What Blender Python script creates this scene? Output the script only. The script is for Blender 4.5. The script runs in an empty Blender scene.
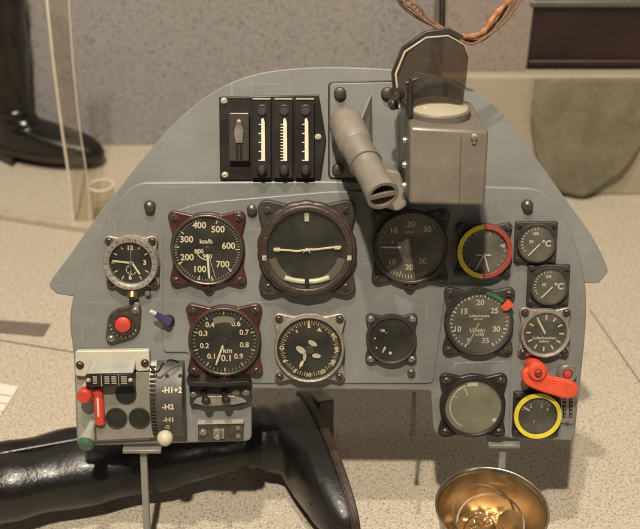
import bpy, bmesh, math, random
from mathutils import Vector, Matrix, noise
random.seed(7)
R = math.radians
scene = bpy.context.scene
COL = scene.collection
PI = math.pi

# ------------------------------------------------------------------ camera
F = 1015.0; H = 0.93; PITCH = R(33); TILT = R(20); D = 1.09
CAM = Vector((0, 0, H))
cdir = Vector((0, math.cos(PITCH), -math.sin(PITCH)))
cup = Vector((0, math.sin(PITCH), math.cos(PITCH)))
cr = Vector((1, 0, 0))
cam = bpy.data.objects.new('camera', bpy.data.cameras.new('camera'))
COL.objects.link(cam); scene.camera = cam
cam.location = CAM; cam.rotation_euler = (R(90) - PITCH, 0, 0)
cam.data.sensor_width = 36; cam.data.lens = 36 * F / 640
cam.data.clip_start = 0.05; cam.data.clip_end = 60
cam.data.dof.use_dof = True; cam.data.dof.focus_distance = 1.05; cam.data.dof.aperture_fstop = 6.3

def ray(px, py):
    return (cdir * F + cr * (px - 320) + cup * (264.5 - py)).normalized()
def on(px, py, p0, n):
    d = ray(px, py); t = (p0 - CAM).dot(n) / d.dot(n); return CAM + d * t
def fl(px, py, z=0.0): return on(px, py, Vector((0, 0, z)), Vector((0, 0, 1)))
def vt(px, py, Y): return on(px, py, Vector((0, Y, 0)), Vector((0, 1, 0)))

# panel frame: local x right, y up along the panel, z out of it
AN = CAM + cdir * D
NRM = Vector((0, -math.cos(TILT), math.sin(TILT)))
ORG = on(320, 440, AN, NRM)
PM = Matrix.Translation(ORG) @ Matrix.Rotation(R(90) - TILT, 4, 'X')
PMI = PM.inverted()
def P(px, py, w=0.0):
    q = PMI @ on(px, py, AN + NRM * w, NRM); return Vector((q.x, q.y, w))
K = D / F   # metres per pixel on the panel

# ------------------------------------------------------------------ materials
def nt(m): m.use_nodes = True; return m.node_tree.nodes, m.node_tree.links
MC = {}
def mat(name, col, rough=0.5, metal=0.0, var=0.12, scale=60, bump=0.0, bscale=None, coat=0.0, wear=None, spec=0.5, grime=0.0):
    if name in MC: return MC[name]
    m = bpy.data.materials.new(name); N, L = nt(m); b = N['Principled BSDF']
    b.inputs['Metallic'].default_value = metal
    b.inputs['Coat Weight'].default_value = coat; b.inputs['Coat Roughness'].default_value = 0.08
    b.inputs['Specular IOR Level'].default_value = spec
    tc = N.new('ShaderNodeTexCoord')
    n1 = N.new('ShaderNodeTexNoise'); n1.inputs['Scale'].default_value = scale; n1.inputs['Detail'].default_value = 6
    n1.inputs['Roughness'].default_value = 0.65
    L.new(tc.outputs['Object'], n1.inputs['Vector'])
    mr = N.new('ShaderNodeMapRange'); mr.inputs[1].default_value = 0.3; mr.inputs[2].default_value = 0.7
    mr.inputs[3].default_value = 1 - var; mr.inputs[4].default_value = 1 + var
    L.new(n1.outputs['Fac'], mr.inputs[0])
    mx = N.new('ShaderNodeVectorMath'); mx.operation = 'SCALE'; mx.inputs[0].default_value = col[:3]
    L.new(mr.outputs[0], mx.inputs['Scale'])
    out = mx.outputs[0]
    if wear:
        n2 = N.new('ShaderNodeTexNoise'); n2.inputs['Scale'].default_value = scale * 2.3; n2.inputs['Detail'].default_value = 8
        L.new(tc.outputs['Object'], n2.inputs['Vector'])
        r2 = N.new('ShaderNodeMapRange'); r2.inputs[1].default_value = wear[1]; r2.inputs[2].default_value = wear[1] + 0.03
        L.new(n2.outputs['Fac'], r2.inputs[0])
        mm = N.new('ShaderNodeMix'); mm.data_type = 'RGBA'
        L.new(r2.outputs[0], mm.inputs[0]); L.new(out, mm.inputs[6]); mm.inputs[7].default_value = (*wear[0], 1)
        out = mm.outputs[2]
    L.new(out, b.inputs['Base Color'])
    rr = N.new('ShaderNodeMapRange'); rr.inputs[1].default_value = 0.3; rr.inputs[2].default_value = 0.7
    rr.inputs[3].default_value = max(0.02, rough - 0.1); rr.inputs[4].default_value = min(1, rough + 0.12)
    n3 = N.new('ShaderNodeTexNoise'); n3.inputs['Scale'].default_value = scale * 0.4; n3.inputs['Detail'].default_value = 5
    L.new(tc.outputs['Object'], n3.inputs['Vector']); L.new(n3.outputs['Fac'], rr.inputs[0]); L.new(rr.outputs[0], b.inputs['Roughness'])
    if bump:
        bp = N.new('ShaderNodeBump'); bp.inputs['Strength'].default_value = bump; bp.inputs['Distance'].default_value = 0.001
        n4 = N.new('ShaderNodeTexNoise'); n4.inputs['Scale'].default_value = bscale or scale * 4; n4.inputs['Detail'].default_value = 4
        L.new(tc.outputs['Object'], n4.inputs['Vector']); L.new(n4.outputs['Fac'], bp.inputs['Height']); L.new(bp.outputs[0], b.inputs['Normal'])
    MC[name] = m; return m

def speckle(name, base, dark, light, s1=330, s2=520, amt=0.5, rough=0.75):
    m = bpy.data.materials.new(name); N, L = nt(m); b = N['Principled BSDF']
    b.inputs['Roughness'].default_value = rough
    tc = N.new('ShaderNodeTexCoord')
    big = N.new('ShaderNodeTexNoise'); big.inputs['Scale'].default_value = 5; big.inputs['Detail'].default_value = 4
    L.new(tc.outputs['Object'], big.inputs['Vector'])
    cr0 = N.new('ShaderNodeMix'); cr0.data_type = 'RGBA'
    cr0.inputs[6].default_value = (*[c * 0.93 for c in base], 1); cr0.inputs[7].default_value = (*[c * 1.07 for c in base], 1)
    L.new(big.outputs['Fac'], cr0.inputs[0]); out = cr0.outputs[2]
    def lay(scale, lo, hi, colr, a, out):
        n = N.new('ShaderNodeTexNoise'); n.inputs['Scale'].default_value = scale; n.inputs['Detail'].default_value = 2.5
        n.inputs['Roughness'].default_value = 0.6
        L.new(tc.outputs['Object'], n.inputs['Vector'])
        r = N.new('ShaderNodeMapRange'); r.inputs[1].default_value = lo; r.inputs[2].default_value = hi; r.inputs[4].default_value = a
        L.new(n.outputs['Fac'], r.inputs[0])
        x = N.new('ShaderNodeMix'); x.data_type = 'RGBA'; L.new(r.outputs[0], x.inputs[0]); L.new(out, x.inputs[6]); x.inputs[7].default_value = (*colr, 1)
        return x.outputs[2]
    out = lay(s1, 0.52, 0.63, dark, amt, out)
    out = lay(s2, 0.55, 0.66, light, amt * 0.9, out)
    out = lay(s1 * 0.55, 0.62, 0.68, [c * 0.6 for c in dark], amt * 0.8, out)
    L.new(out, b.inputs['Base Color'])
    bp = N.new('ShaderNodeBump'); bp.inputs['Strength'].default_value = 0.35; bp.inputs['Distance'].default_value = 0.001
    nn = N.new('ShaderNodeTexNoise'); nn.inputs['Scale'].default_value = s1
    L.new(tc.outputs['Object'], nn.inputs['Vector']); L.new(nn.outputs['Fac'], bp.inputs['Height']); L.new(bp.outputs[0], b.inputs['Normal'])
    MC[name] = m; return m

def glassy(name, tint=(0.9, 0.9, 0.88), refl=0.08, rough=0.03, dust_veil=0.0):
    m = bpy.data.materials.new(name); N, L = nt(m); N.remove(N['Principled BSDF'])
    o = N['Material Output']; t = N.new('ShaderNodeBsdfTransparent'); t.inputs[0].default_value = (*tint, 1)
    g = N.new('ShaderNodeBsdfGlossy'); g.inputs['Roughness'].default_value = rough
    lw = N.new('ShaderNodeLayerWeight'); pw = N.new('ShaderNodeMath'); pw.operation = 'POWER'; pw.inputs[1].default_value = 5
    L.new(lw.outputs['Facing'], pw.inputs[0])
    ad = N.new('ShaderNodeMath'); ad.operation = 'ADD'; ad.inputs[1].default_value = refl; ad.use_clamp = True; L.new(pw.outputs[0], ad.inputs[0])
    x = N.new('ShaderNodeMixShader'); L.new(ad.outputs[0], x.inputs[0]); L.new(t.outputs[0], x.inputs[1]); L.new(g.outputs[0], x.inputs[2])
    out = x.outputs[0]
    if dust_veil:      # dust film; when strong it paints a reflection veil on the glass
        tc = N.new('ShaderNodeTexCoord'); n = N.new('ShaderNodeTexNoise'); n.inputs['Scale'].default_value = 38; n.inputs['Detail'].default_value = 7; n.inputs['Roughness'].default_value = 0.7
        L.new(tc.outputs['Object'], n.inputs['Vector']); r_ = N.new('ShaderNodeMapRange'); r_.inputs[1].default_value = 0.35; r_.inputs[2].default_value = 0.7
        r_.inputs[3].default_value = dust_veil * 0.5; r_.inputs[4].default_value = dust_veil * 1.7; L.new(n.outputs['Fac'], r_.inputs[0])
        df = N.new('ShaderNodeBsdfDiffuse'); df.inputs[0].default_value = (0.5, 0.46, 0.38, 1)
        y = N.new('ShaderNodeMixShader'); L.new(r_.outputs[0], y.inputs[0]); L.new(out, y.inputs[1]); L.new(df.outputs[0], y.inputs[2]); out = y.outputs[0]
    L.new(out, o.inputs['Surface']); MC[name] = m; return m

GREY = mat('grey_paint', (0.188, 0.192, 0.178), 0.42, 0, 0.09, 16, 0.18, 420, wear=((0.33, 0.33, 0.30), 0.72))
GREY2 = mat('arch_paint', (0.198, 0.202, 0.187), 0.45, 0, 0.08, 12, 0.12, 500)
GREY3 = mat('pale_paint', (0.30, 0.30, 0.275), 0.45, 0, 0.06, 30, 0.1)
BLACK = mat('black_lacquer', (0.018, 0.015, 0.013), 0.38, 0, 0.3, 60, 0.1)
CHAR = mat('charcoal_casting', (0.04, 0.036, 0.032), 0.45, 0.2, 0.3, 90, 0.3, 900, wear=((0.2, 0.17, 0.13), 0.68))
BROWN = mat('brown_bakelite', (0.05, 0.034, 0.026), 0.33, 0.1, 0.3, 90, 0.2, 700, wear=((0.14, 0.11, 0.085), 0.68))
MAROON = mat('maroon_paint', (0.075, 0.024, 0.018), 0.36, 0.1, 0.25, 110, 0.15, 600, wear=((0.16, 0.09, 0.06), 0.7))
RED = mat('red_plastic', (0.50, 0.05, 0.03), 0.38, 0, 0.1, 80, 0.1)
REDP = mat('red_lever_paint', (0.72, 0.085, 0.038), 0.45, 0, 0.12, 90, 0.15)
YEL = mat('yellow_paint', (0.72, 0.58, 0.05), 0.45, 0, 0.12, 120, 0.1)
DRED = mat('dull_red_paint', (0.25, 0.04, 0.028), 0.45, 0, 0.15, 120)
GRN = mat('green_plastic', (0.045, 0.11, 0.06), 0.4, 0, 0.15, 100)
DIAL = mat('dial_black', (0.020, 0.019, 0.015), 0.36, 0, 0.4, 35, coat=0.35)
DIALV = mat('dial_black_veiled', (0.062, 0.058, 0.045), 0.36, 0, 0.25, 50, coat=0.3)  # black dial lightened: reflection veil painted into the face colour
OLIVE = mat('fogged_dial', (0.15, 0.145, 0.098), 0.35, 0, 0.1, 40, coat=0.4)
CREAM = mat('luminous_cream', (0.58, 0.51, 0.35), 0.6, 0, 0.1, 200)
WHITE = mat('white_mark', (0.58, 0.56, 0.48), 0.6, 0, 0.08, 200)
FADED = mat('faded_mark', (0.36, 0.34, 0.26), 0.6, 0, 0.15, 200)
STEEL = mat('worn_steel', (0.42, 0.39, 0.34), 0.34, 0.75, 0.25, 120, 0.25, 500)
SILV = mat('silver_casting', (0.30, 0.275, 0.225), 0.42, 0.45, 0.3, 140, 0.4, 700, wear=((0.12, 0.1, 0.08), 0.66))
DSTEEL = mat('dark_steel', (0.10, 0.085, 0.07), 0.35, 0.6, 0.3, 150, 0.2)
IVORY = mat('ivory_metal', (0.52, 0.48, 0.38), 0.45, 0.1, 0.08, 60)
ALU = mat('aluminium_plate', (0.36, 0.35, 0.31), 0.42, 0.35, 0.12, 80, 0.15)
BRASS = mat('brass', (0.56, 0.475, 0.345), 0.28, 1.0, 0.2, 40, 0.2, 60)
COPPER = mat('old_brass', (0.45, 0.29, 0.14), 0.35, 0.9, 0.3, 60, 0.2)
LEATH = mat('black_leather', (0.010, 0.0085, 0.0075), 0.34, 0, 0.4, 25, 0.5, 150, coat=0.05)
LEATHB = mat('brown_leather', (0.010, 0.008, 0.007), 0.24, 0, 0.4, 18, 0.5, 120)
SOLE = mat('sole_leather', (0.04, 0.026, 0.018), 0.5, 0, 0.35, 80, 0.4)
CORD = mat('waxed_cord', (0.16, 0.085, 0.045), 0.5, 0, 0.35, 120, 0.5, 800)
CORD2 = mat('orange_leather_strap', (0.30, 0.13, 0.05), 0.5, 0, 0.35, 120, 0.5, 500)
TUBE = mat('tan_grey_tube', (0.22, 0.195, 0.16), 0.5, 0.1, 0.14, 60, 0.25, 300)
SIGHT = mat('sight_brown_paint', (0.158, 0.136, 0.106), 0.42, 0.1, 0.12, 40, 0.15, 500)
BLUEP = mat('violet_blue_plastic', (0.05, 0.05, 0.12), 0.4, 0, 0.15, 90)
FRAME = mat('stand_metal', (0.26, 0.25, 0.22), 0.5, 0.3, 0.1, 60)
BEIGE = speckle('beige_plinth_surface', (0.36, 0.31, 0.225), (0.22, 0.19, 0.14), (0.5, 0.44, 0.33), 300, 480, 0.25)
FLOOR = speckle('speckled_floor', (0.50, 0.43, 0.33), (0.15, 0.125, 0.10), (0.78, 0.71, 0.6), 340, 470, 0.85)
WALL = speckle('speckled_wall', (0.285, 0.265, 0.25), (0.10, 0.095, 0.093), (0.43, 0.41, 0.39), 210, 330, 0.75)
DWOOD = mat('dark_mahogany', (0.024, 0.010, 0.008), 0.45, 0, 0.5, 9, 0.2)
REFL_OLIVE = mat('olive_reflection', (0.20, 0.18, 0.115), 0.9, 0, 0.12, 90, 0.5, 900)  # colour of a glass reflection, given to a solid sheet
PAPER = mat('white_card', (0.72, 0.68, 0.58), 0.7, 0, 0.03, 50)
GAP = mat('joint_grey', (0.12, 0.10, 0.08), 0.9, 0, 0.2, 90)
GL_T = glassy('dial_glass', (0.93, 0.93, 0.9), 0.035, 0.04, 0.022)
GL_V = glassy('veiled_dial_glass', (0.92, 0.92, 0.88), 0.04, 0.06, 0.10)  # strong film paints the reflection veil over the right-hand dials
GL_B = glassy('brown_glass', (0.50, 0.44, 0.39), 0.07, 0.03, 0.03)
ACR = glassy('clear_acrylic', (0.93, 0.91, 0.86), 0.06, 0.06)
ACRE = mat('acrylic_edge', (0.68, 0.62, 0.5), 0.25, 0, 0.1, 40)

def weather(m, scr=(0.36, 0.36, 0.32), stain=0.8, amt=0.5):
    N, L = m.node_tree.nodes, m.node_tree.links; b = N['Principled BSDF']; src = b.inputs['Base Color'].links[0].from_socket
    tc = N.new('ShaderNodeTexCoord'); out = src
    for k, (sc, rot) in enumerate((((9, 260, 60), 0.5), ((300, 12, 60), 0.3))):
        mp = N.new('ShaderNodeMapping'); mp.inputs['Scale'].default_value = sc; mp.inputs['Rotation'].default_value = (0, 0, rot)
        n = N.new('ShaderNodeTexNoise'); n.inputs['Scale'].default_value = 1; n.inputs['Detail'].default_value = 3
        L.new(tc.outputs['Object'], mp.inputs[0]); L.new(mp.outputs[0], n.inputs['Vector'])
        r_ = N.new('ShaderNodeMapRange'); r_.inputs[1].default_value = 0.69; r_.inputs[2].default_value = 0.73; r_.inputs[4].default_value = amt
        L.new(n.outputs['Fac'], r_.inputs[0]); x = N.new('ShaderNodeMix'); x.data_type = 'RGBA'
        L.new(r_.outputs[0], x.inputs[0]); L.new(out, x.inputs[6]); x.inputs[7].default_value = (*scr, 1); out = x.outputs[2]
    n = N.new('ShaderNodeTexNoise'); n.inputs['Scale'].default_value = 7; n.inputs['Detail'].default_value = 8; n.inputs['Roughness'].default_value = 0.7
    L.new(tc.outputs['Object'], n.inputs['Vector']); r_ = N.new('ShaderNodeMapRange'); r_.inputs[1].default_value = 0.35; r_.inputs[2].default_value = 0.62; r_.inputs[3].default_value = stain; r_.inputs[4].default_value = 1.04
    L.new(n.outputs['Fac'], r_.inputs[0]); sc_ = N.new('ShaderNodeVectorMath'); sc_.operation = 'SCALE'; L.new(out, sc_.inputs[0]); L.new(r_.outputs[0], sc_.inputs['Scale'])
    L.new(sc_.outputs[0], b.inputs['Base Color'])
weather(GREY, stain=0.78, amt=0.38); weather(GREY2, stain=0.8, amt=0.3); weather(SIGHT, (0.3, 0.26, 0.2), 0.72, 0.4); weather(REDP, (0.45, 0.08, 0.05), 0.75, 0.5); weather(TUBE, (0.33, 0.3, 0.25), 0.75, 0.3)
weather(REFL_OLIVE, (0.25, 0.22, 0.15), 0.72, 0.35); weather(DWOOD, (0.05, 0.02, 0.015), 0.6, 0.4); weather(LEATHB, (0.03, 0.025, 0.02), 0.6, 0.4); weather(LEATH, (0.035, 0.03, 0.026), 0.6, 0.4); weather(MAROON, (0.2, 0.12, 0.08), 0.6, 0.5)
weather(ALU, (0.5, 0.48, 0.42), 0.7, 0.4); weather(IVORY, (0.4, 0.36, 0.28), 0.8, 0.4); weather(YEL, (0.45, 0.36, 0.05), 0.75, 0.4)

# ------------------------------------------------------------------ mesh helpers
def fin(name, bm, m, parent=None, loc=None, rot=None, bevel=0.0, smooth=True, ang=35, label=None, seg=2):
    me = bpy.data.meshes.new(name)
    bmesh.ops.recalc_face_normals(bm, faces=bm.faces[:])
    bm.to_mesh(me); bm.free(); me.materials.append(m)
    if smooth:
        for p in me.polygons: p.use_smooth = True
        me.set_sharp_from_angle(angle=R(ang))
    o = bpy.data.objects.new(name, me); COL.objects.link(o)
    if parent: o.parent = parent
    if loc is not None: o.location = loc
    if rot is not None: o.rotation_euler = rot
    if bevel:
        b = o.modifiers.new('bevel', 'BEVEL'); b.width = bevel; b.segments = seg; b.limit_method = 'ANGLE'; b.angle_limit = R(40)
    if label: o['label'] = label
    return o
def B(): return bmesh.new()
def box(bm, x0, x1, y0, y1, z0, z1):
    v = [bm.verts.new((x, y, z)) for z in (z0, z1) for x, y in ((x0, y0), (x1, y0), (x1, y1), (x0, y1))]
    for f in ((3, 2, 1, 0), (4, 5, 6, 7), (0, 1, 5, 4), (1, 2, 6, 5), (2, 3, 7, 6), (3, 0, 4, 7)): bm.faces.new([v[i] for i in f])
def hexa(bm, a, b):   # two quads joined
    v = [bm.verts.new(p) for p in a] + [bm.verts.new(p) for p in b]
    for f in ((3, 2, 1, 0), (4, 5, 6, 7), (0, 1, 5, 4), (1, 2, 6, 5), (2, 3, 7, 6), (3, 0, 4, 7)): bm.faces.new([v[i] for i in f])
def prism(bm, pts, z0, z1):
    a = [bm.verts.new((p[0], p[1], z0)) for p in pts]; b = [bm.verts.new((p[0], p[1], z1)) for p in pts]
    bm.faces.new(a[::-1]); bm.faces.new(b); n = len(pts)
    for i in range(n): bm.faces.new((a[i], a[(i + 1) % n], b[(i + 1) % n], b[i]))
def lathe(bm, prof, seg=64, c=(0, 0), mod=None, M=None, closed=False):
    rings = []
    for (r, z) in prof:
        if r < 1e-6: rings.append([bm.verts.new((c[0], c[1], z))])
        else:
            ring = []
            for i in range(seg):
                t = 2 * PI * i / seg; rr = r * (mod(t, z) if mod else 1)
                ring.append(bm.verts.new((c[0] + rr * math.cos(t), c[1] + rr * math.sin(t), z)))
            rings.append(ring)
    pr = list(zip(rings, rings[1:]))
    if closed: pr.append((rings[-1], rings[0]))
    for a, b in pr:
        for i in range(seg):
            j = (i + 1) % seg
            if len(a) == 1 and len(b) == 1: continue
            if len(a) == 1: bm.faces.new((a[0], b[i], b[j]))
            elif len(b) == 1: bm.faces.new((a[i], b[0], a[j]))
            else: bm.faces.new((a[i], b[i], b[j], a[j]))
    if M is not None:
        bmesh.ops.transform(bm, matrix=M, verts=[v for r in rings for v in r])
def toward(a, b):
    a = Vector(a); b = Vector(b); return Matrix.Translation(a) @ (b - a).to_track_quat('Z', 'Y').to_matrix().to_4x4()
def cyl(bm, a, b, r0, r1=None, seg=24, cap=True):
    r1 = r0 if r1 is None else r1; L = (Vector(b) - Vector(a)).length
    pr = [(r0, 0), (r1, L)]
    if cap: pr = [(0, 0)] + pr + [(0, L)]
    lathe(bm, pr, seg, M=toward(a, b))
def tube(bm, pts, r, seg=8):
    pts = [Vector(p) for p in pts]; rings = []
    for i, p in enumerate(pts):
        d = (pts[min(i + 1, len(pts) - 1)] - pts[max(i - 1, 0)]).normalized()
        up = Vector((0, 0, 1)) if abs(d.z) < 0.9 else Vector((1, 0, 0))
        s = d.cross(up).normalized(); u = s.cross(d); rr = r(i / (len(pts) - 1)) if callable(r) else r
        rings.append([bm.verts.new(p + (s * math.cos(2 * PI * k / seg) + u * math.sin(2 * PI * k / seg)) * rr) for k in range(seg)])
    for a, b in zip(rings, rings[1:]):
        for k in range(seg): bm.faces.new((a[k], a[(k + 1) % seg], b[(k + 1) % seg], b[k]))
    bm.faces.new(rings[0][::-1]); bm.faces.new(rings[-1])
def cat(pts, n=8, closed=False):
    pts = [Vector(p) for p in pts]; out = []; m = len(pts)
    for i in range(m if closed else m - 1):
        g = (lambda k: pts[k % m]) if closed else (lambda k: pts[max(0, min(m - 1, k))])
        p0, p1, p2, p3 = g(i - 1), g(i), g(i + 1), g(i + 2)
        for j in range(n):
            t = j / n
            out.append(0.5 * ((2 * p1) + (p2 - p0) * t + (2 * p0 - 5 * p1 + 4 * p2 - p3) * t * t + (3 * p1 - p0 - 3 * p2 + p3) * t ** 3))
    if not closed: out.append(pts[-1])
    return out
def rpoly(pts, rad, n=6):
    out = []; m = len(pts)
    for i in range(m):
        a, p, b = Vector(pts[i - 1][:2]), Vector(pts[i][:2]), Vector(pts[(i + 1) % m][:2])
        r = rad[i] if isinstance(rad, (list, tuple)) else rad
        da, db = (a - p), (b - p); la, lb = da.length, db.length
        if r <= 0: out.append(p); continue
        r = min(r, la * 0.48, lb * 0.48); s = p + da / la * r; e = p + db / lb * r
        for k in range(n + 1):
            t = k / n; out.append((1 - t) ** 2 * s + 2 * t * (1 - t) * p + t * t * e)
    return out
def hull(pts):
    pts = sorted(set((round(p[0], 7), round(p[1], 7)) for p in pts)); lo = []; up = []
    cr_ = lambda o, a, b: (a[0] - o[0]) * (b[1] - o[1]) - (a[1] - o[1]) * (b[0] - o[0])
    for p in pts:
        while len(lo) > 1 and cr_(lo[-2], lo[-1], p) <= 0: lo.pop()
        lo.append(p)
    for p in reversed(pts):
        while len(up) > 1 and cr_(up[-2], up[-1], p) <= 0: up.pop()
        up.append(p)
    return lo[:-1] + up[:-1]
def text(bm, s, x, y, size, z, rot=0.0, bold=0.0, depth=0.0):
    cu = bpy.data.curves.new('t', 'FONT'); cu.body = s; cu.size = size; cu.align_x = 'CENTER'; cu.align_y = 'CENTER'
    cu.offset = bold * size; cu.resolution_u = 3
    ob = bpy.data.objects.new('t', cu); COL.objects.link(ob)
    bpy.context.view_layer.update()
    me = bpy.data.meshes.new_from_object(ob.evaluated_get(bpy.context.evaluated_depsgraph_get()))
    me.transform(Matrix.Translation((x, y, z)) @ Matrix.Rotation(rot, 4, 'Z'))
    bm.from_mesh(me); bpy.data.objects.remove(ob); bpy.data.meshes.remove(me); bpy.data.curves.remove(cu)
def quad(bm, pts, z):
    bm.faces.new([bm.verts.new((p[0], p[1], z)) for p in pts])
def pol(r, a): a = R(a); return Vector((r * math.sin(a), r * math.cos(a)))
def tick(bm, r0, r1, a, w, z, w1=None):
    d = pol(1, a); s = Vector((d.y, -d.x)); w1 = w if w1 is None else w1
    quad(bm, [d * r0 - s * w / 2, d * r0 + s * w / 2, d * r1 + s * w1 / 2, d * r1 - s * w1 / 2], z)
def ticks(bm, r0, r1, a0, a1, n, w, z):
    for i in range(n + 1): tick(bm, r0, r1, a0 + (a1 - a0) * i / n, w, z)
def arc(bm, r0, r1, a0, a1, z, n=24):
    for i in range(n):
        t0 = a0 + (a1 - a0) * i / n; t1 = a0 + (a1 - a0) * (i + 1) / n
        quad(bm, [pol(r0, t0), pol(r1, t0), pol(r1, t1), pol(r0, t1)], z)
def tag(o, label=None, category=None, group=None, kind=None):
    if label: o['label'] = label
    if category: o['category'] = category
    if group: o['group'] = group
    if kind: o['kind'] = kind
    return o

# ------------------------------------------------------------------ the setting
WY = 0.93 / math.tan(R(26.3))     # back wall
bm = B(); box(bm, -4, 4, -1.5, 4, -0.05, 0); tag(fin('floor', bm, FLOOR, smooth=False), kind='structure')
bm = B(); box(bm, -4, 4, WY, WY + 0.1, 0.001, 2.2); tag(fin('wall', bm, WALL, smooth=False), 'greyish speckled stone wall rising behind the display', kind='structure')
bm = B()
def strip(bm, a, b, w, z0, z1):
    a = Vector(a); b = Vector(b); d = (b - a).normalized(); s = Vector((-d.y, d.x, 0)) * w / 2
    prism(bm, [a - s, a + s, b + s, b - s], z0, z1)
strip(bm, fl(-60, 331), fl(160, 366), 0.002, -0.001, 0.0008)
strip(bm, fl(590, 310), fl(680, 440), 0.0015, -0.001, 0.0008)
tag(fin('floor_joint', bm, GAP, smooth=False), 'thin dark joints between the speckled floor slabs', kind='structure')
bm = B(); q = fl(430, 195); box(bm, vt(443, 70, q.y).x, 3, q.y, WY - 0.002, 0.0, vt(500, 76, q.y).z)
tag(fin('plinth', bm, BEIGE, bevel=0.004), 'low beige speckled plinth behind the right of the instrument panel', 'plinth')
PZ = vt(500, 76, q.y).z; PY = q.y
bm = B(); xl = vt(443, 50, PY + 0.03).x; xr = vt(527, 50, PY + 0.03).x
box(bm, xl, xr, PY + 0.02, WY - 0.002, PZ + 0.001, 2.2); tag(fin('wall', bm, mat('x', (0,0,0)) if False else speckle('pink_speckled_wall', (0.27, 0.22, 0.185), (0.13, 0.10, 0.085), (0.38, 0.33, 0.28), 210, 330, 0.5), smooth=False), 'brownish speckled wall projection beside the dark cabinet', kind='structure')
# dark cabinet standing on the plinth
cab = bpy.data.objects.new('cabinet', None); COL.objects.link(cab); cx = vt(528, 40, PY + 0.03).x
cab.location = (cx, PY + 0.03, PZ)
tag(cab, 'dark mahogany low cabinet on top of the beige plinth at upper right', 'cabinet')
hh = vt(560, -1, PY + 0.03).z - PZ - 0.012
bm = B(); box(bm, 0, 1.5, 0, 0.15, 0.003, hh); fin('cabinet_body', bm, DWOOD, cab, bevel=0.003)
bm = B(); box(bm, 0.004, 1.5, -0.006, 0.0, hh * 0.05, hh * 0.16); fin('moulding', bm, DWOOD, cab, bevel=0.002)
bm = B(); box(bm, -0.006, 1.51, -0.012, 0.16, hh + 0.001, hh + 0.012); fin('cabinet_top', bm, mat('greenish_top', (0.09, 0.09, 0.065), 0.3), cab, bevel=0.002)
# added olive sheet over the plinth front, stands in for a case-glass reflection
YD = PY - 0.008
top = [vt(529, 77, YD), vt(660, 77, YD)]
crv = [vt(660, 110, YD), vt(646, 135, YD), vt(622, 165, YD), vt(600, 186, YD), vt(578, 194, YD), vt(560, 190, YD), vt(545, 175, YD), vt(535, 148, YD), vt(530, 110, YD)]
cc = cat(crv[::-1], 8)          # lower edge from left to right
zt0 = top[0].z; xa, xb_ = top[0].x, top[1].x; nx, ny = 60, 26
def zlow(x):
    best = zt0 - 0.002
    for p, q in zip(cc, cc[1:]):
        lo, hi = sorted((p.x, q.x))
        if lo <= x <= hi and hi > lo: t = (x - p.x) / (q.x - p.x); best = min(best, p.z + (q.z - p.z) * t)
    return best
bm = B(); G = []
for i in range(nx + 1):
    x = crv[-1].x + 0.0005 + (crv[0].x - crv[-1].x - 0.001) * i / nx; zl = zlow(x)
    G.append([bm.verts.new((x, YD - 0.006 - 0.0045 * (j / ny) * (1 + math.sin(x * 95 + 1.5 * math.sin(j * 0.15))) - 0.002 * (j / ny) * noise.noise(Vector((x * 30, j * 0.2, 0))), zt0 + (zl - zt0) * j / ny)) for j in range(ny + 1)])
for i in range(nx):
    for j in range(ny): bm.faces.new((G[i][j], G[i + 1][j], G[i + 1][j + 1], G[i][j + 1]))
co_ = fin('reflection_sheet', bm, REFL_OLIVE, ang=80); sm_ = co_.modifiers.new('thickness', 'SOLIDIFY'); sm_.thickness = 0.002; sm_.offset = 0
tag(co_, 'dark olive sheet with rounded lower edge standing in for a glass reflection over the beige plinth', 'reflection')

# left: pale strip, acrylic sheet, tube, card
bm = B(); a0, b0 = fl(-40, 205, 0.01), fl(96, 226, 0.01); strip(bm, a0, b0, 0.025, 0.0006, 0.012)
tag(fin('edge_strip', bm, mat('strip_beige', (0.45, 0.39, 0.29), 0.5), bevel=0.001), 'long pale strip lying on the floor at far left behind the panel', 'strip')
bm = B(); strip(bm, fl(-30, 325), fl(47, 331), 0.03, 0.0006, 0.003)
tag(fin('floor_shadow_patch', bm, mat('floor_shadow_patch', (0.16, 0.13, 0.10), 0.6), bevel=0.0008), 'small dark flat patch standing in for a shadow on the floor at the left edge', 'shadow')  # dark sheet laid down in place of a shadow on the floor
bm = B(); prism(bm, [fl(-30, 380), fl(19, 388), fl(-6, 428), fl(-40, 430)], 0.0006, 0.003)
o = tag(fin('paper_card', bm, PAPER, smooth=False), 'white card corner with faint lines on the floor at the left edge', 'card')
bm = B()
for k in range(4): strip(bm, fl(-12, 393 + k * 8, 0.003), fl(11 - k * 4, 396 + k * 8, 0.003), 0.0012, 0.0031, 0.0034)
fin('printed_lines', bm, GAP, o, smooth=False)
def place_root(name, loc): o = bpy.data.objects.new(name, None); COL.objects.link(o); o.location = loc; return o
sh = place_root('acrylic_screen', fl(72, 228)); tag(sh, 'tall clear acrylic screen with bright edge standing beside the black boot', 'acrylic screen')
Ys = sh.location.y
pl_ = cat([vt(43, -40, Ys - 0.02), vt(49, 20, Ys - 0.02), vt(55, 75, Ys - 0.012), vt(62, 130, Ys - 0.005), vt(70, 185, Ys), vt(74, 228, Ys)], 6)
pr_ = cat([vt(66, -40, Ys + 0.0), vt(70, 20, Ys + 0.0), vt(74, 75, Ys + 0.0), vt(80, 130, Ys), vt(88, 185, Ys), vt(90, 228, Ys)], 6)
bm = B(); th = Vector((0, 0.004, 0)); last = None
for l, r_ in zip(pl_, pr_):
    ring = [bm.verts.new(p - sh.location) for p in (l, r_, r_ + th, l + th)]
    if last:
        for i in range(4): bm.faces.new((last[i], last[(i + 1) % 4], ring[(i + 1) % 4], ring[i]))
    else: bm.faces.new(ring)
    last = ring
bm.faces.new(last); fin('acrylic_sheet', bm, ACR, sh, smooth=False)
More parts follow.
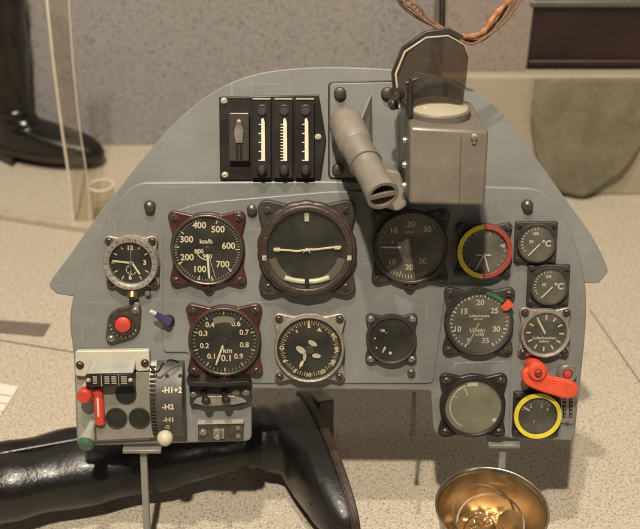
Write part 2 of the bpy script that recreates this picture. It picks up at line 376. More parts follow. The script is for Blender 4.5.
bm = B(); tube(bm, [p - sh.location for p in pl_], 0.0022, 6); fin('bright_edge', bm, ACRE, sh)
bm = B(); tube(bm, [p - sh.location for p in pr_], 0.0010, 6); fin('bright_edge', bm, ACRE, sh)
tp = fl(104, 212, 0.03)
at_ = place_root('acrylic_tube', (fl(106, 222).x, fl(106, 222).y, 0)); tag(at_, 'short clear acrylic tube with pale rims beside the panel', 'acrylic tube')
ro = 0.022; zt = 0.075
bm = B(); lathe(bm, [(ro, 0.0005), (ro, zt), (ro - 0.002, zt), (ro - 0.002, 0.0005)], 48, closed=True); fin('tube_wall', bm, ACR, at_)
for zz in (0.001 + 0.0015, zt):
    bm = B(); lathe(bm, [(ro + 0.0006, zz - 0.001), (ro + 0.0006, zz + 0.001), (ro - 0.0025, zz + 0.001), (ro - 0.0025, zz - 0.001)], 48, closed=True); fin('rim', bm, ACRE, at_)

# ------------------------------------------------------------------ boots
def boot_mesh(shaft, wide=1.0, crease=0.004, top_r=0.062, seed=0):
    bm = B(); rings = []; n = 56
    Ht = shaft
    zs = [0.022 + 0.058 * (i / 26) ** 1.0 for i in range(27)] + [0.08 + 0.05 * i / 12 for i in range(1, 13)] + [0.13 + (Ht - 0.13) * i / 30 for i in range(1, 31)]
    for z in zs:
        # front profile of the instep
        if z < 0.08:
            t = (z - 0.022) / 0.058; xf = 0.215 - 0.145 * t ** 2.6 if t > 0 else 0.215
        elif z < 0.13:
            t = (z - 0.08) / 0.05; xf = 0.07 - 0.022 * (1 - (1 - t) ** 2)
        else:
            t = (z - 0.13) / (Ht - 0.13); xf = 0.048 + (top_r - 0.045) * min(1, t * 1.6)
        t2 = min(1, z / 0.14); xb = -0.068 + 0.012 * math.sin(t2 * PI)
        if z > 0.14: xb = -0.068 - (top_r - 0.055) * min(1, (z - 0.14) / (Ht - 0.14) * 1.6)
        hw = 0.050 if z < 0.05 else 0.050 - 0.012 * min(1, (z - 0.05) / 0.05)
        if z > 0.1: hw = 0.038 + (top_r * 0.95 - 0.038) * min(1, (z - 0.1) / 0.14)
        ring = []
        for k in range(n):
            a = 2 * PI * k / n; ca, sa = math.cos(a), math.sin(a)
            x = (xf + xb) / 2 + (xf - xb) / 2 * (abs(ca) ** 0.9) * (1 if ca > 0 else -1)
            u = (x - xb) / (xf - xb)
            w = hw * (abs(sa) ** 0.85) * (1 if sa > 0 else -1)
            if z < 0.1: w *= 0.72 + 0.28 * math.sin(min(1, u / 0.7) * PI / 2) if u < 0.7 else 1.0
            nz = noise.noise(Vector((x * 9, w * 9, z * 26 + seed))) + 0.5 * noise.noise(Vector((x * 22, w * 22, z * 60 + seed)))
            cz = max(0, 1 - abs(z - 0.125) / 0.09) * 1.7 + 0.55
            fold = math.sin(z * 260 + 3.2 * math.sin(a * 1.0 + seed) + 4 * noise.noise(Vector((x * 8, w * 8, seed)))) * max(0, 1 - abs(z - 0.13) / 0.075) * 0.0024 + math.sin(z * 60 + 2 * math.sin(a + 1) + seed) * 0.0016 * (1 if z > 0.2 else 0)
            d = (nz * crease * cz + fold) * (0.15 if z < 0.05 else 1)
            ring.append(bm.verts.new((x + d * ca, w + d * sa, z)))
        rings.append(ring)
    for a, b in zip(rings, rings[1:]):
        for k in range(n): bm.faces.new((a[k], a[(k + 1) % n], b[(k + 1) % n], b[k]))
    bm.faces.new(rings[0][::-1]); bm.faces.new(rings[-1]); return bm
def outline(grow, x0=-0.068, x1=0.215, hw=0.050, n=48):
    pts = []
    for k in range(n):
        a = 2 * PI * k / n; ca, sa = math.cos(a), math.sin(a)
        x = (x0 + x1) / 2 + ((x1 - x0) / 2 + grow) * (abs(ca) ** 0.9) * (1 if ca > 0 else -1); u = (x - x0) / (x1 - x0)
        w = (hw + grow) * (abs(sa) ** 0.85) * (1 if sa > 0 else -1)
        if u < 0.7: w *= 0.72 + 0.28 * math.sin(max(0, u / 0.7) * PI / 2)
        pts.append((x, w))
    return pts
def boot(name, M, m, shaft, label, seed=0, top_r=0.062, sc=1.0):
    root = place_root(name, (0, 0, 0)); root.matrix_world = M @ Matrix.Scale(sc, 4); tag(root, label, 'boot')
    o = fin('boot_upper', boot_mesh(shaft, seed=seed, top_r=top_r), m, root, ang=80)
    bm = B(); prism(bm, outline(0.004), 0.012, 0.0225); fin('sole', bm, SOLE, root, bevel=0.002)
    bm = B(); hp = [p for p in outline(0.002)]; hp = [(min(x, 0.008), w) for x, w in hp]
    hp2 = []
    for p in hp:
        if not hp2 or (abs(p[0] - hp2[-1][0]) + abs(p[1] - hp2[-1][1])) > 1e-5: hp2.append(p)
    hp2 = hull(hp2); prism(bm, hp2, -0.012, 0.0118); fin('heel', bm, BLACK, root, bevel=0.002)
    # toe cap
    bm = boot_mesh(shaft, seed=seed, top_r=top_r)
    bmesh.ops.delete(bm, geom=[f for f in bm.faces if f.calc_center_median().x < 0.155 or f.calc_center_median().z < 0.0222 or len(f.verts) > 4], context='FACES')
    bmesh.ops.transform(bm, matrix=Matrix.Translation((-0.0, 0, 0)) @ Matrix.Translation((0.12, 0, 0.03)) @ Matrix.Scale(1.03, 4) @ Matrix.Translation((-0.12, 0, -0.03)), verts=bm.verts[:])
    fin('toe_cap', bm, m, root, ang=80)
    def surf(z, sy):      # side seam and topline stitched on
        t = min(1, max(0, (z - 0.13) / (shaft - 0.13) * 1.6)); xb = -0.068 + 0.012 * math.sin(min(1, z / 0.14) * PI)
        hw = 0.038 + (top_r * 0.95 - 0.038) * min(1, (z - 0.1) / 0.14); return Vector((-0.008, sy * (hw + 0.0012), z))
    for sy in (-1, 1):
        bm = B(); tube(bm, [surf(0.12 + (shaft - 0.13) * k / 40, sy) for k in range(41)], 0.0022, 6); fin('side_seam', bm, m, root)
    bm = B(); prism(bm, outline(0.0052), 0.0215, 0.0245); fin('welt', bm, SOLE, root, bevel=0.001)
    return root
g = fl(108, 161)
Mb = Matrix.Translation((g.x - 0.185 * math.cos(R(14)), g.y + 0.185 * math.sin(R(14)) - 0.03, 0.011)) @ Matrix.Rotation(R(-14), 4, 'Z')
boot('boot', Mb, LEATHB, 0.62, 'black tall boot standing upright by the speckled wall', 3, 0.070, 0.84)
# lying boot: local x -> world -y, local z -> world -x, local y -> world z
s0_ = fl(0, 500, 0.056); s1_ = fl(262, 450, 0.056); yaw = math.atan2(s1_.y - s0_.y, s1_.x - s0_.x); an_ = fl(334, 425, 0.056)
base = Matrix(((0, 0, -1, 0), (-1, 0, 0, 0), (0, 1, 0, 0), (0, 0, 0, 1)))
Ml = Matrix.Translation((an_.x - 0.012, an_.y, 0.058)) @ Matrix.Rotation(yaw, 4, 'Z') @ base
boot('boot', Ml, LEATH, 0.60, 'black leather boot lying on its side under the panel with toe towards the viewer', 11, 0.050, 0.86)

# ------------------------------------------------------------------ brass bowl
zb = 0.178; c0 = fl(492, 507, zb); BS = 0.0565 / 0.0675; DZ = zb - 0.085 * BS
bowl = place_root('brass_bowl', (c0.x, c0.y, 0)); tag(bowl, 'round polished brass bowl holding loose metal pieces in front of panel', 'bowl')
prof = [(0, 0.001), (0.036, 0.001), (0.040, 0.004), (0.050, 0.02), (0.060, 0.05), (0.065, 0.078), (0.0672, 0.084), (0.0675, 0.0855), (0.0662, 0.0862), (0.0645, 0.0855), (0.0625, 0.078), (0.057, 0.05), (0.047, 0.022), (0.036, 0.006), (0, 0.005)]
prof = [(a * BS, b * BS + DZ) for a, b in prof]
bm = B(); lathe(bm, prof, 128, mod=lambda t, z: 1 + 0.006 * math.sin(3 * t + z * 20) + 0.002 * math.sin(7 * t + 1)); fin('bowl_body', bm, BRASS, bowl, ang=60)
bm = B(); lathe(bm, [(0, 0.0008), (0.038, 0.0008), (0.038, 0.003), (0.012, 0.010), (0.008, 0.03), (0.010, DZ), (0.02, DZ + 0.004)], 64); fin('bowl_foot', bm, BRASS, bowl, ang=60)
def disc(cx, cy, cz, r, rx, ry, t=0.0012, hole=0.0):
    M = Matrix.Translation((c0.x + cx * BS, c0.y + cy * BS, cz * BS + DZ)) @ Matrix.Rotation(rx, 4, 'X') @ Matrix.Rotation(ry, 4, 'Y') @ Matrix.Scale(BS, 4)
    b_ = B()
    if hole: lathe(b_, [(hole, 0), (r, 0), (r, t), (hole, t)], 48, closed=True, M=M)
    else: lathe(b_, [(0, 0), (r * 0.8, 0), (r * 0.8, t * 0.6), (r, t * 0.6), (r, t), (0, t)], 36, M=M)
    return b_
specs = [('worn brass disc lying flat in the bottom of the bowl', (-0.008, -0.014, 0.040, 0.020, 0.3, 0.2)), ('brass disc leaning against the right inside of the bowl', (0.026, 0.004, 0.045, 0.022, 0.5, -0.9)), ('brass disc tilted against the left inside of the bowl', (-0.030, -0.004, 0.042, 0.018, 0.3, 0.8)), ('small pale disc near the middle of the bowl', (0.012, -0.022, 0.046, 0.012, -0.3, 0.2))]
for l_, s_ in specs: tag(fin('coin', disc(*s_), COPPER), l_, 'coin', 'coins in the brass bowl')
for n_, l_, s_ in [('hoop', 'upper thin brass hoop resting across the pieces in the bowl', (-0.006, 0.012, 0.058, 0.040, 0.45, 0.15, 0.0026, 0.0382)), ('hoop', 'lower thin brass hoop resting low in the bowl', (0.002, 0.006, 0.050, 0.041, 0.25, -0.15, 0.0030, 0.0388)), ('hoop', 'smallest brass hoop standing steeply in the bowl', (-0.012, -0.004, 0.044, 0.024, 0.9, 0.4, 0.0018, 0.0226))]:
    tag(fin(n_, disc(*s_), BRASS), l_, 'hoop', 'hoops in the brass bowl')
for k, (x, y, z, a, ln) in enumerate([(-0.01, -0.018, 0.05, 0.5, 0.036), (0.016, -0.012, 0.05, 1.9, 0.03)]):
    bm = B(); d = Vector((math.cos(a), math.sin(a), 0.15)) * ln / 2 * BS; c = Vector((c0.x + x * BS, c0.y + y * BS, z * BS + DZ))
    cyl(bm, c - d, c + d, 0.0045, 0.003, 20)
    tag(fin('brass_pin', bm, COPPER, bevel=0.0008), ['thick brass pin lying left in the bowl', 'short brass pin lying right in the bowl'][k], 'pin')
bm = B(); lathe(bm, [(0.050 * BS, 0.024 * BS + DZ)] + [(0.049 * BS * (1 - k / 26), 0.027 * BS + DZ + 0.010 * BS * math.sin(k / 26 * PI / 2)) for k in range(26)] + [(0, 0.037 * BS + DZ)], 120)
for v in bm.verts:
    e_ = min(1, max(0, (0.048 * BS - v.co.length_squared ** 0.5 if False else 0.048 * BS - math.hypot(v.co.x, v.co.y)) / 0.01))
    v.co.z += e_ * (0.010 * abs(noise.noise(v.co * 70)) + 0.006 * noise.noise(v.co * 160)); v.co += Vector((c0.x, c0.y, 0))
tag(fin('crumpled_foil', bm, COPPER, ang=60), 'golden crumpled mass filling the bottom of the bowl', 'foil')

# ------------------------------------------------------------------ instrument panel
root = place_root('instrument_panel', ORG); root.rotation_euler = (R(90) - TILT, 0, 0)
tag(root, 'grey aircraft instrument panel full of round gauges on a thin stand', 'instrument panel')
T1 = 0.0065; T2 = 0.0085       # front plate top, raised plate top
outer = cat([P(*p, 0) for p in [(606, 275), (607, 267), (592, 236), (572, 208), (552, 180), (522, 138), (499, 110), (472, 89), (440, 76.5), (400, 70), (330, 67), (275, 70.5), (240, 79), (210, 94), (180, 118), (150, 150), (118, 190), (98, 215), (72, 252), (51, 281), (51, 289)]], 5)
arch = outer + [P(*p, 0) for p in [(57, 294), (77, 297), (130, 255), (300, 270), (510, 255), (584, 283), (599, 283)]]
bm = B(); prism(bm, arch, -0.004, 0.0); fin('arched_backplate', bm, GREY2, root, bevel=0.0012, ang=50, label='arched upper plate with drooping side wings')
fp = [(70, 320), (75, 290), (97, 243), (119, 198), (137, 181), (330, 180), (538, 187), (556, 202), (575, 242), (586, 288), (584, 335), (573, 439), (433, 433), (430, 389), (252, 387), (252, 439), (78, 444), (75, 352)]
fr_ = [25, 25, 20, 14, 14, 0, 14, 14, 25, 25, 20, 6, 10, 3, 3, 7, 5, 12]
bm = B(); prism(bm, rpoly([P(*p, 0) for p in fp], [r * K for r in fr_]), 0.0003, T1); fin('front_plate', bm, GREY, root, bevel=0.0022, seg=3)
rp = [(163, 352), (163, 240), (166, 214), (200, 202), (330, 191), (430, 190), (449, 196), (446, 290), (433, 383), (262, 383), (190, 380), (189, 352)]
rr_ = [5, 20, 25, 15, 8, 8, 14, 20, 6, 4, 4, 4]
bm = B(); prism(bm, rpoly([P(*p, T1) for p in rp], [r * K for r in rr_]), T1 - 0.001, T2); fin('blind_flying_plate', bm, GREY, root, bevel=0.0013, seg=3, label='raised centre plate with rounded top corner')
bm = B(); prism(bm, rpoly([P(*p, T1) for p in [(455, 362), (511, 360), (509, 437), (437, 432), (437, 385)]], 5 * K), T1 - 0.001, T1 + 0.0012); fin('lower_right_plate', bm, GREY, root, bevel=0.001)

def screw_bm(r=0.0034, h=0.003, slot=0.5):
    # cheese head with a real slot: two half domes standing apart on a washer
    bm = B(); lathe(bm, [(0, -0.0004), (r * 1.3, -0.0004), (r * 1.3, 0.0006), (r, 0.0007), (r, h * 0.45), (0, h * 0.45)], 24)
    for sgn in (1, -1):
        rings = []
        for rr_, zz_ in ((r, h * 0.44), (r * 0.97, h * 0.75), (r * 0.7, h)):
            g_ = r * 0.14; a0_ = math.asin(g_ / rr_); n_ = 12
            rings.append([bm.verts.new((rr_ * math.cos(a0_ + (PI - 2 * a0_) * k / n_), sgn * rr_ * math.sin(a0_ + (PI - 2 * a0_) * k / n_), zz_)) for k in range(n_ + 1)])
        for a, b in zip(rings, rings[1:]):
            for k in range(13): bm.faces.new((a[k], a[(k + 1) % 13], b[(k + 1) % 13], b[k]))
        bm.faces.new(rings[-1]); bm.faces.new(rings[0][::-1])
    bmesh.ops.rotate(bm, verts=bm.verts[:], cent=(0, 0, 0), matrix=Matrix.Rotation(slot, 3, 'Z'))
    return bm
SCM = {}
def screw(parent, x, y, z, r=0.0034, m=DSTEEL, h=0.003, name='screw', washer=None):
    key = (round(r, 5), m.name, h)
    if key not in SCM:
        o = fin(name, screw_bm(r, h), m, parent, (x, y, z)); SCM[key] = o.data
    else:
        o = bpy.data.objects.new(name, SCM[key]); COL.objects.link(o); o.parent = parent; o.location = (x, y, z); o.rotation_euler = (0, 0, random.uniform(0, 3.1))
    return o
def stud(px, py, r=0.0055, h=0.009):   # round-headed stud on the plate, with skirt
    w = T1
    q = P(px, py, w); bm = B()
    lathe(bm, [(0, -0.001), (r * 1.15, -0.001), (r * 1.15, 0.001), (r * 0.7, 0.0015), (r * 0.7, h * 0.45), (r, h * 0.5), (r * 0.95, h * 0.8), (r * 0.5, h), (0, h * 1.02)], 24)
    return fin('stud', bm, DSTEEL, root, q)

def flange_bm(R0, L, lr, t, z0=0.0):
    arm = hull([(L + lr * math.cos(2 * PI * k / 24), lr * math.sin(2 * PI * k / 24)) for k in range(24)] + [(0.5 * R0 * math.cos(2 * PI * k / 24), 0.90 * R0 * math.sin(2 * PI * k / 24)) for k in range(24)])
    def rr(th):
        d = (math.cos(th), math.sin(th)); best = R0
        for i in range(len(arm)):
            a, b = arm[i], arm[(i + 1) % len(arm)]; ex, ey = b[0] - a[0], b[1] - a[1]; den = d[0] * ey - d[1] * ex
            if abs(den) < 1e-12: continue
            tt = (a[0] * ey - a[1] * ex) / den; uu = (a[0] * d[1] - a[1] * d[0]) / den
            if tt > 0 and -1e-6 <= uu <= 1 + 1e-6: best = max(best, tt)
        return best
    C = []
    for k in range(160):
        th = 2 * PI * k / 160; loc = (th + PI / 4) % (PI / 2) - PI / 4      # lobes lie on the diagonals
        loc = (th % (PI / 2)) - PI / 4; q = rr(loc); C.append((q * math.cos(th), q * math.sin(th)))
    bm = B(); prism(bm, C, z0, z0 + t); return bm
ZD = 0.0
class Gauge:
    pass
def gauge(name, label, px, py, rpx, flange, lob=0.93, lr=0.17, fm=CHAR, bezm=None, dialm=DIAL, w=T2, ft=0.006, bh=0.006, square=False, ringw=0.12, lug=False, screwm=DSTEEL, bez_grow=1.0, scr=0.0035, fr=1.02, mirror=None):
    g = Gauge(); r = rpx * K; g.r = r
    q = P(px, py, w)
    fs = flange * K     # half width of the flange
    if square:
        bm = B(); prism(bm, rpoly([(-fs, -fs), (fs, -fs), (fs, fs), (-fs, fs)], fs * 0.12), 0, ft)
        L = fs * 0.82
    else:
        lrr = fs * lr; L = fs - lrr; bm = flange_bm(r * fr, L * math.sqrt(2), lrr, ft)
    if lug:
        prism(bm, hull([(r * 0.14 * math.cos(k * 0.3), -r * 1.09 + r * 0.14 * math.sin(k * 0.3)) for k in range(21)] + [(-r * 0.34, -r * 0.86), (r * 0.34, -r * 0.86)]), 0.0008, ft + 0.0012)
    g.o = fin(name, bm, fm, root, q, bevel=0.0013, label=label)
    zt = ft + bh; g.zt = zt; g.zd = ft + bh * 0.25
    ro = r * bez_grow; ri = r * (1 - ringw)
    bm = B(); lathe(bm, [(ro, ft - 0.001), (ro, zt * 0.97 - 0.001), (ro - r * 0.03, zt), (ri + r * 0.03, zt), (ri, zt - 0.0008), (ri - r * 0.01, g.zd - 0.0005)], 96)
    g.bez = fin('bezel', bm, bezm or fm, g.o, ang=50)
    bm = B(); lathe(bm, [(0, g.zd), (ri, g.zd)], 64); g.dial = fin('dial', bm, dialm, g.o); g.ri = ri
    if lug: screw(g.o, 0, -r * 1.09, ft + 0.0012, 0.0032, fm)
    for sx in (-1, 1):
        for sy in (-1, 1): screw(g.o, sx * L, sy * L, ft, scr, screwm)
    return g
def marks(g, bm, m=CREAM, name='dial_markings'): return fin(name, bm, m, g.o, smooth=False)
def needle(g, a, l0, l1, w, m=CREAM, w1=None, name='needle', at=(0, 0), z=None):
    bm = B(); d = pol(1, a); s = Vector((d.y, -d.x)); w1 = w * 0.6 if w1 is None else w1; c = Vector(at)
    z = g.zd + 0.0012 if z is None else z
    prism(bm, [c + d * l0 - s * w / 2, c + d * l1 * 0.85 - s * w * 0.5, c + d * l1 - s * w1 / 2, c + d * l1 + s * w1 / 2, c + d * l1 * 0.85 + s * w * 0.5, c + d * l0 + s * w / 2], z, z + 0.0006)
    return fin(name, bm, m, g.o, smooth=False)
def hub(g, r, m=BLACK, at=(0, 0), z=None):
    bm = B(); z = g.zd if z is None else z; lathe(bm, [(0, z), (r, z), (r, z + 0.0025), (r * 0.7, z + 0.003), (0, z + 0.003)], 28, c=at); return fin('hub', bm, m, g.o)
def glass(g, m=None):
    bm = B(); z = g.zt - 0.0018; lathe(bm, [(g.ri * 1.01, z), (g.ri * 0.6, z + 0.0008), (0, z + 0.0012)], 64)
    return fin('glass', bm, m or GL_T, g.o, ang=80)
def num(g, bm, s, px, py, cx, cy, size, bold=0.02, rot=0): text(bm, s, (px - cx) * K, -(py - cy) * K, size * K, g.zd + 0.0004, rot, bold)

# 1 airspeed
cx, cy = 208, 248
g = gauge('airspeed_gauge', 'maroon-rimmed speed gauge with numbers 100 to 700', cx, cy, 36, 38, fm=MAROON, bezm=DSTEEL, ringw=0.08, lug=True, bez_grow=0.99)
bm = B()
for s, x, y in [('400', 201, 224), ('500', 219, 228), ('600', 229, 244.5), ('700', 223, 263), ('300', 188, 238), ('200', 188, 256), ('100', 200, 268), ('800', 200, 250), ('900', 208, 255), ('km/h', 207, 240)]:
    num(g, bm, s, x, y, cx, cy, 8.9 if s not in ('800', '900', 'km/h') else 6.2, 0.022)
ticks(bm, g.ri * 0.90, g.ri * 0.97, 20, 340 + 10, 66, 0.0004, g.zd + 0.0004)
for a in (90, 133, 172, 197, 243, 275, 305, 340, 20): tick(bm, g.ri * 0.83, g.ri * 0.97, a, 0.0011, g.zd + 0.0004)
arc(bm, g.ri * 0.3, g.ri * 0.33, 175, 250, g.zd + 0.0004)
marks(g, bm); needle(g, 177, g.ri * 0.1, g.ri * 0.88, 0.0022, WHITE); needle(g, 165, -0.003, g.ri * 0.88, 0.0006, FADED); hub(g, 0.004); glass(g)
# 2 lower left altimeter
cx, cy = 225, 339
g = gauge('altimeter_gauge', 'maroon-rimmed gauge reading kilometres with decimal numbers', cx, cy, 36, 38, fm=MAROON, bezm=BROWN, ringw=0.09, lug=True, bez_grow=1.0)
bm = B()
for s, x, y in [('0.4', 211, 322), ('0.6', 237, 321), ('0.3', 204, 331), ('0.7', 245, 330), ('0.2', 205, 344), ('0.8', 245, 343), ('0.1', 212, 355), ('0.9', 239, 355), ('0.1', 227, 357), ('km', 228, 349)]:
    num(g, bm, s, x, y, cx, cy, 7.6 if s != '0.1' or x < 220 else 9.5, 0.018)
ticks(bm, g.ri * 0.9, g.ri * 0.97, 0, 352.8, 49, 0.0004, g.zd + 0.0004)
for k in range(10): tick(bm, g.ri * 0.85, g.ri * 0.98, k * 36 + 180, 0.0011, g.zd + 0.0004)
marks(g, bm); bm = B(); arc(bm, g.ri * 0.6, g.ri * 0.8, -26, 26, g.zd + 0.0005, 12); marks(g, bm, mat('olive_window', (0.16, 0.16, 0.09), 0.5), 'pressure_window')
needle(g, 200, g.ri * 0.12, g.ri * 0.8, 0.0022, CREAM); hub(g, 0.004); glass(g)
q = P(204, 376, T2); bm = B(); lathe(bm, [(0, 0), (0.005, 0), (0.005, 0.008), (0.0035, 0.012), (0, 0.0125)], 20, c=(q.x - P(cx, cy, T2).x, q.y - P(cx, cy, T2).y)); fin('adjusting_knob', bm, DSTEEL, g.o)
# 3 artificial horizon
cx, cy = 307, 247
g = gauge('artificial_horizon', 'largest gauge, brown, with scalloped ring and cream horizon bar', cx, cy, 47, 48, fm=CHAR, bezm=BROWN, ringw=0.17, ft=0.009, bh=0.010, lr=0.2, fr=1.0, dialm=DIAL, bez_grow=0.96)
bm = B(); z0, z1 = 0.008, 0.0155
lathe(bm, [(g.r * 1.0, z0), (g.r * 1.03, z0 + 0.002), (g.r * 1.03, z1 - 0.002), (g.r * 0.99, z1), (g.r * 0.93, z1)], 144, mod=lambda t, z: 1 + 0.022 * (abs(math.sin(9 * t)) - 0.6)); fin('scalloped_ring', bm, BROWN, g.o, ang=60)
bm = B(); zz = g.zd + 0.0006
arc(bm, g.ri * 0.80, g.ri * 0.995, 105, 255, zz, 40); marks(g, bm, mat('brown_inner', (0.11, 0.095, 0.075), 0.3), 'inner_mask')
bm = B(); z = g.zd + 0.0018
box(bm, -0.0023, 0.0023, g.ri * 0.72, g.ri * 0.95, z, z + 0.001)
marks(g, bm, mat('dull_cream', (0.42, 0.40, 0.28), 0.6), 'top_marker')
bm = B(); pts_t = cat([(-0.035, 0.0005), (-0.02, -0.0002), (-0.01, -0.0012), (0, 0.0004), (0.01, 0.0006), (0.02, 0.002), (0.036, 0.0035)], 4)
tube(bm, [(p[0], p[1], z + 0.002) for p in [(*q_, 0) for q_ in [(v.x, v.y) for v in pts_t]]], 0.0011, 6)
box(bm, -0.034, -0.028, -0.0014, 0.0022, z, z + 0.0025); box(bm, 0.029, 0.035, 0.0008, 0.0042, z, z + 0.0025)
fin('horizon_bar', bm, CREAM, g.o)
bm = B(); prism(bm, [(-0.004, -0.003), (-0.001, 0), (0, -0.0015), (0.001, 0), (0.004, -0.003), (0.0025, 0.0005), (0, 0.003), (-0.0025, 0.0005)], z + 0.003, z + 0.004); fin('aircraft_symbol', bm, WHITE, g.o, smooth=False)
bm = B(); tube(bm, cat([(-0.0235, -0.0305, z), (-0.012, -0.0335, z), (0, -0.0345, z), (0.012, -0.0335, z), (0.0235, -0.0300, z)], 5), 0.0028, 10); fin('slip_tube', bm, mat('slip_cream', (0.5, 0.49, 0.34), 0.3), g.o)
bm = B(); box(bm, -0.0023, 0.0023, -0.038, -0.0308, z, z + 0.0042); fin('slip_ball', bm, BLACK, g.o)
for a in (-1, 1):
    bm = B(); box(bm, a * g.r * 0.88 - 0.0022, a * g.r * 0.88 + 0.0022, -0.010, -0.005, g.zt, g.zt + 0.0007); fin('side_index', bm, FADED, g.o)
for k in range(14): a = R(k * 360 / 14 + 10); screw(g.o, math.cos(a) * g.r * 0.885, math.sin(a) * g.r * 0.885, g.zt - 0.0004, 0.0013, DSTEEL, 0.0012)
glass(g, GL_T)
# 4 variometer
cx, cy = 410, 246
g = gauge('climb_gauge', 'dark climb gauge with numbers 10, 20, 30 above and below', cx, cy, 36.5, 38, fm=CHAR, bezm=BROWN, ringw=0.09, lug=True, dialm=DIALV)
bm = B()
for s, x, y in [('20', 410, 223), ('10', 393, 229), ('30', 426, 228), ('10', 392, 261), ('20', 409, 266), ('30', 422, 260)]: num(g, bm, s, x, y, cx, cy, 8, 0.02)
for k in range(15): tick(bm, g.ri * (0.83 if k % 5 else 0.77), g.ri * 0.95, 228 - k * 5.6, 0.0009, g.zd + 0.0004)
ticks(bm, g.ri * 0.88, g.ri * 0.94, 240, 300, 6, 0.0005, g.zd + 0.0004); ticks(bm, g.ri * 0.9, g.ri * 0.95, 310, 410, 14, 0.0005, g.zd + 0.0004)
num(g, bm, 'm/sec', 408, 230.5, cx, cy, 4); num(g, bm, '+', 392, 241, cx, cy, 5); num(g, bm, '-', 392, 251, cx, cy, 5)
marks(g, bm, CREAM); needle(g, 271, g.ri * 0.3, g.ri * 0.86, 0.0018, WHITE)
hub(g, 0.0105, mat('hub_black', (0.02, 0.015, 0.013), 0.4)); glass(g, GL_V)
# 5 boost gauge yellow / red
cx, cy = 483, 249
g = gauge('pressure_gauge', 'gauge with a half yellow, half dark red ring', cx, cy, 26, 27.5, fm=CHAR, bezm=CHAR, ringw=0.10, w=T1, dialm=DIALV, scr=0.0032)
for nm, m_, a0, a1 in (('yellow_half_ring', YEL, 183, 355), ('red_half_ring', DRED, -5, 183)):
    bm = B(); n = 40
    rA, rB = g.r * 0.86, g.r * 1.04; zA, zB = g.zt + 0.0002, g.zt + 0.0022; prev = None
    for i in range(n + 1):
        a = a0 + (a1 - a0) * i / n; pa, pb = pol(rA, a), pol(rB, a)
        ring = [bm.verts.new((pa.x, pa.y, zA)), bm.verts.new((pa.x, pa.y, zB)), bm.verts.new((pb.x, pb.y, zB)), bm.verts.new((pb.x, pb.y, zA))]
        if prev:
            for k in range(4): bm.faces.new((prev[k], prev[(k + 1) % 4], ring[(k + 1) % 4], ring[k]))
        else: bm.faces.new(ring)
        prev = ring
    bm.faces.new(prev[::-1]); fin(nm, bm, m_, g.o, bevel=0.0005)
bm = B(); ticks(bm, g.ri * 0.82, g.ri * 0.95, -135, 135, 18, 0.0007, g.zd + 0.0004)
num(g, bm, 'o', 481, 263, cx, cy, 6); num(g, bm, '7', 475, 232, cx, cy, 6); num(g, bm, '4', 488, 232, cx, cy, 6)
quad(bm, [pol(g.ri * 0.66, 70), pol(g.ri * 0.95, 70), pol(g.ri * 0.85, 84)], g.zd + 0.0005)
marks(g, bm, FADED)
n1 = needle(g, 207, g.ri * -0.05, g.ri * 0.78, 0.0016, WHITE, at=(0.0, -0.004)); n2 = needle(g, 163, g.ri * -0.05, g.ri * 0.78, 0.0016, WHITE, at=(0.0, -0.004))
bm = B(); zz = g.zd + 0.001; quad(bm, [(-0.008, -0.0055), (-0.002, -0.0055), (-0.002, -0.004), (-0.008, -0.004)], zz); quad(bm, [(0.001, -0.0055), (0.007, -0.0055), (0.007, -0.004), (0.001, -0.004)], zz); marks(g, bm, WHITE, 'needle_caps'); glass(g, GL_V)
# 6, 7 temperature gauges
for (cx, cy, ang, lab) in ((535, 241.5, 223, 'upper small square temperature gauge marked with degree C'), (547.5, 284, 223, 'lower small square temperature gauge marked with degree C')):
    g = gauge('temperature_gauge', lab, cx, cy, 19.5, 21, fm=CHAR, bezm=DSTEEL, ringw=0.10, square=True, w=T1, ft=0.005, bh=0.006, dialm=DIALV, scr=0.0026)
    bm = B(); num(g, bm, '°C', cx + 10, cy + 1, cx, cy, 8.5, 0.03)
    ticks(bm, g.ri * 0.72, g.ri * 0.86, -125, 5, 10, 0.0008, g.zd + 0.0004)
    num(g, bm, '100', cx - 1, cy - 9, cx, cy, 4.2); num(g, bm, '50', cx - 5, cy - 1, cx, cy, 4.2)
    marks(g, bm, WHITE); needle(g, ang, -0.004, g.ri * 0.7, 0.0013, WHITE, at=(0.001, -0.004)); glass(g, GL_V)
# 8 clock
cx, cy = 132.5, 261
g = gauge('clock', 'small silver-rimmed clock with three hands', cx, cy, 27, 26.5, fm=SILV, bezm=SILV, ringw=0.22, w=T1, ft=0.006, bh=0.008, lr=0.2, screwm=DSTEEL, scr=0.0035, bez_grow=1.0)
bm = B()
for s, x, y in (('12', 132, 246), ('3', 146, 261), ('6', 131, 276)): num(g, bm, s, x, y, cx, cy, 6.5, 0.04)
for k in range(12):
    if k not in (0, 3, 6): tick(bm, g.ri * 0.74, g.ri * 0.92, k * 30, 0.0011, g.zd + 0.0004)
sd = B(); arc(sd, 0.0052, 0.0057, 0, 360, g.zd + 0.0005); ticks(sd, 0.0038, 0.005, 0, 315, 7, 0.0004, g.zd + 0.0005); tick(sd, 0, 0.0042, 200, 0.0005, g.zd + 0.0006); bmesh.ops.translate(sd, vec=(0, -0.0075, 0), verts=sd.verts[:]); fin('seconds_ring', sd, CREAM, g.o, smooth=False)
marks(g, bm); needle(g, 277, -0.003, g.ri * 0.88, 0.0018, CREAM); needle(g, 148, -0.002, g.ri * 0.6, 0.002, CREAM, at=(0.002, -0.001)); needle(g, 2, -0.006, g.ri * 0.85, 0.0005, FADED); hub(g, 0.0018, STEEL); glass(g)
bm = B(); 
for k in range(24): tick(bm, g.r * 0.84, g.r * (0.92 if k % 6 else 0.95), k * 15, 0.0006, g.zt + 0.0002)
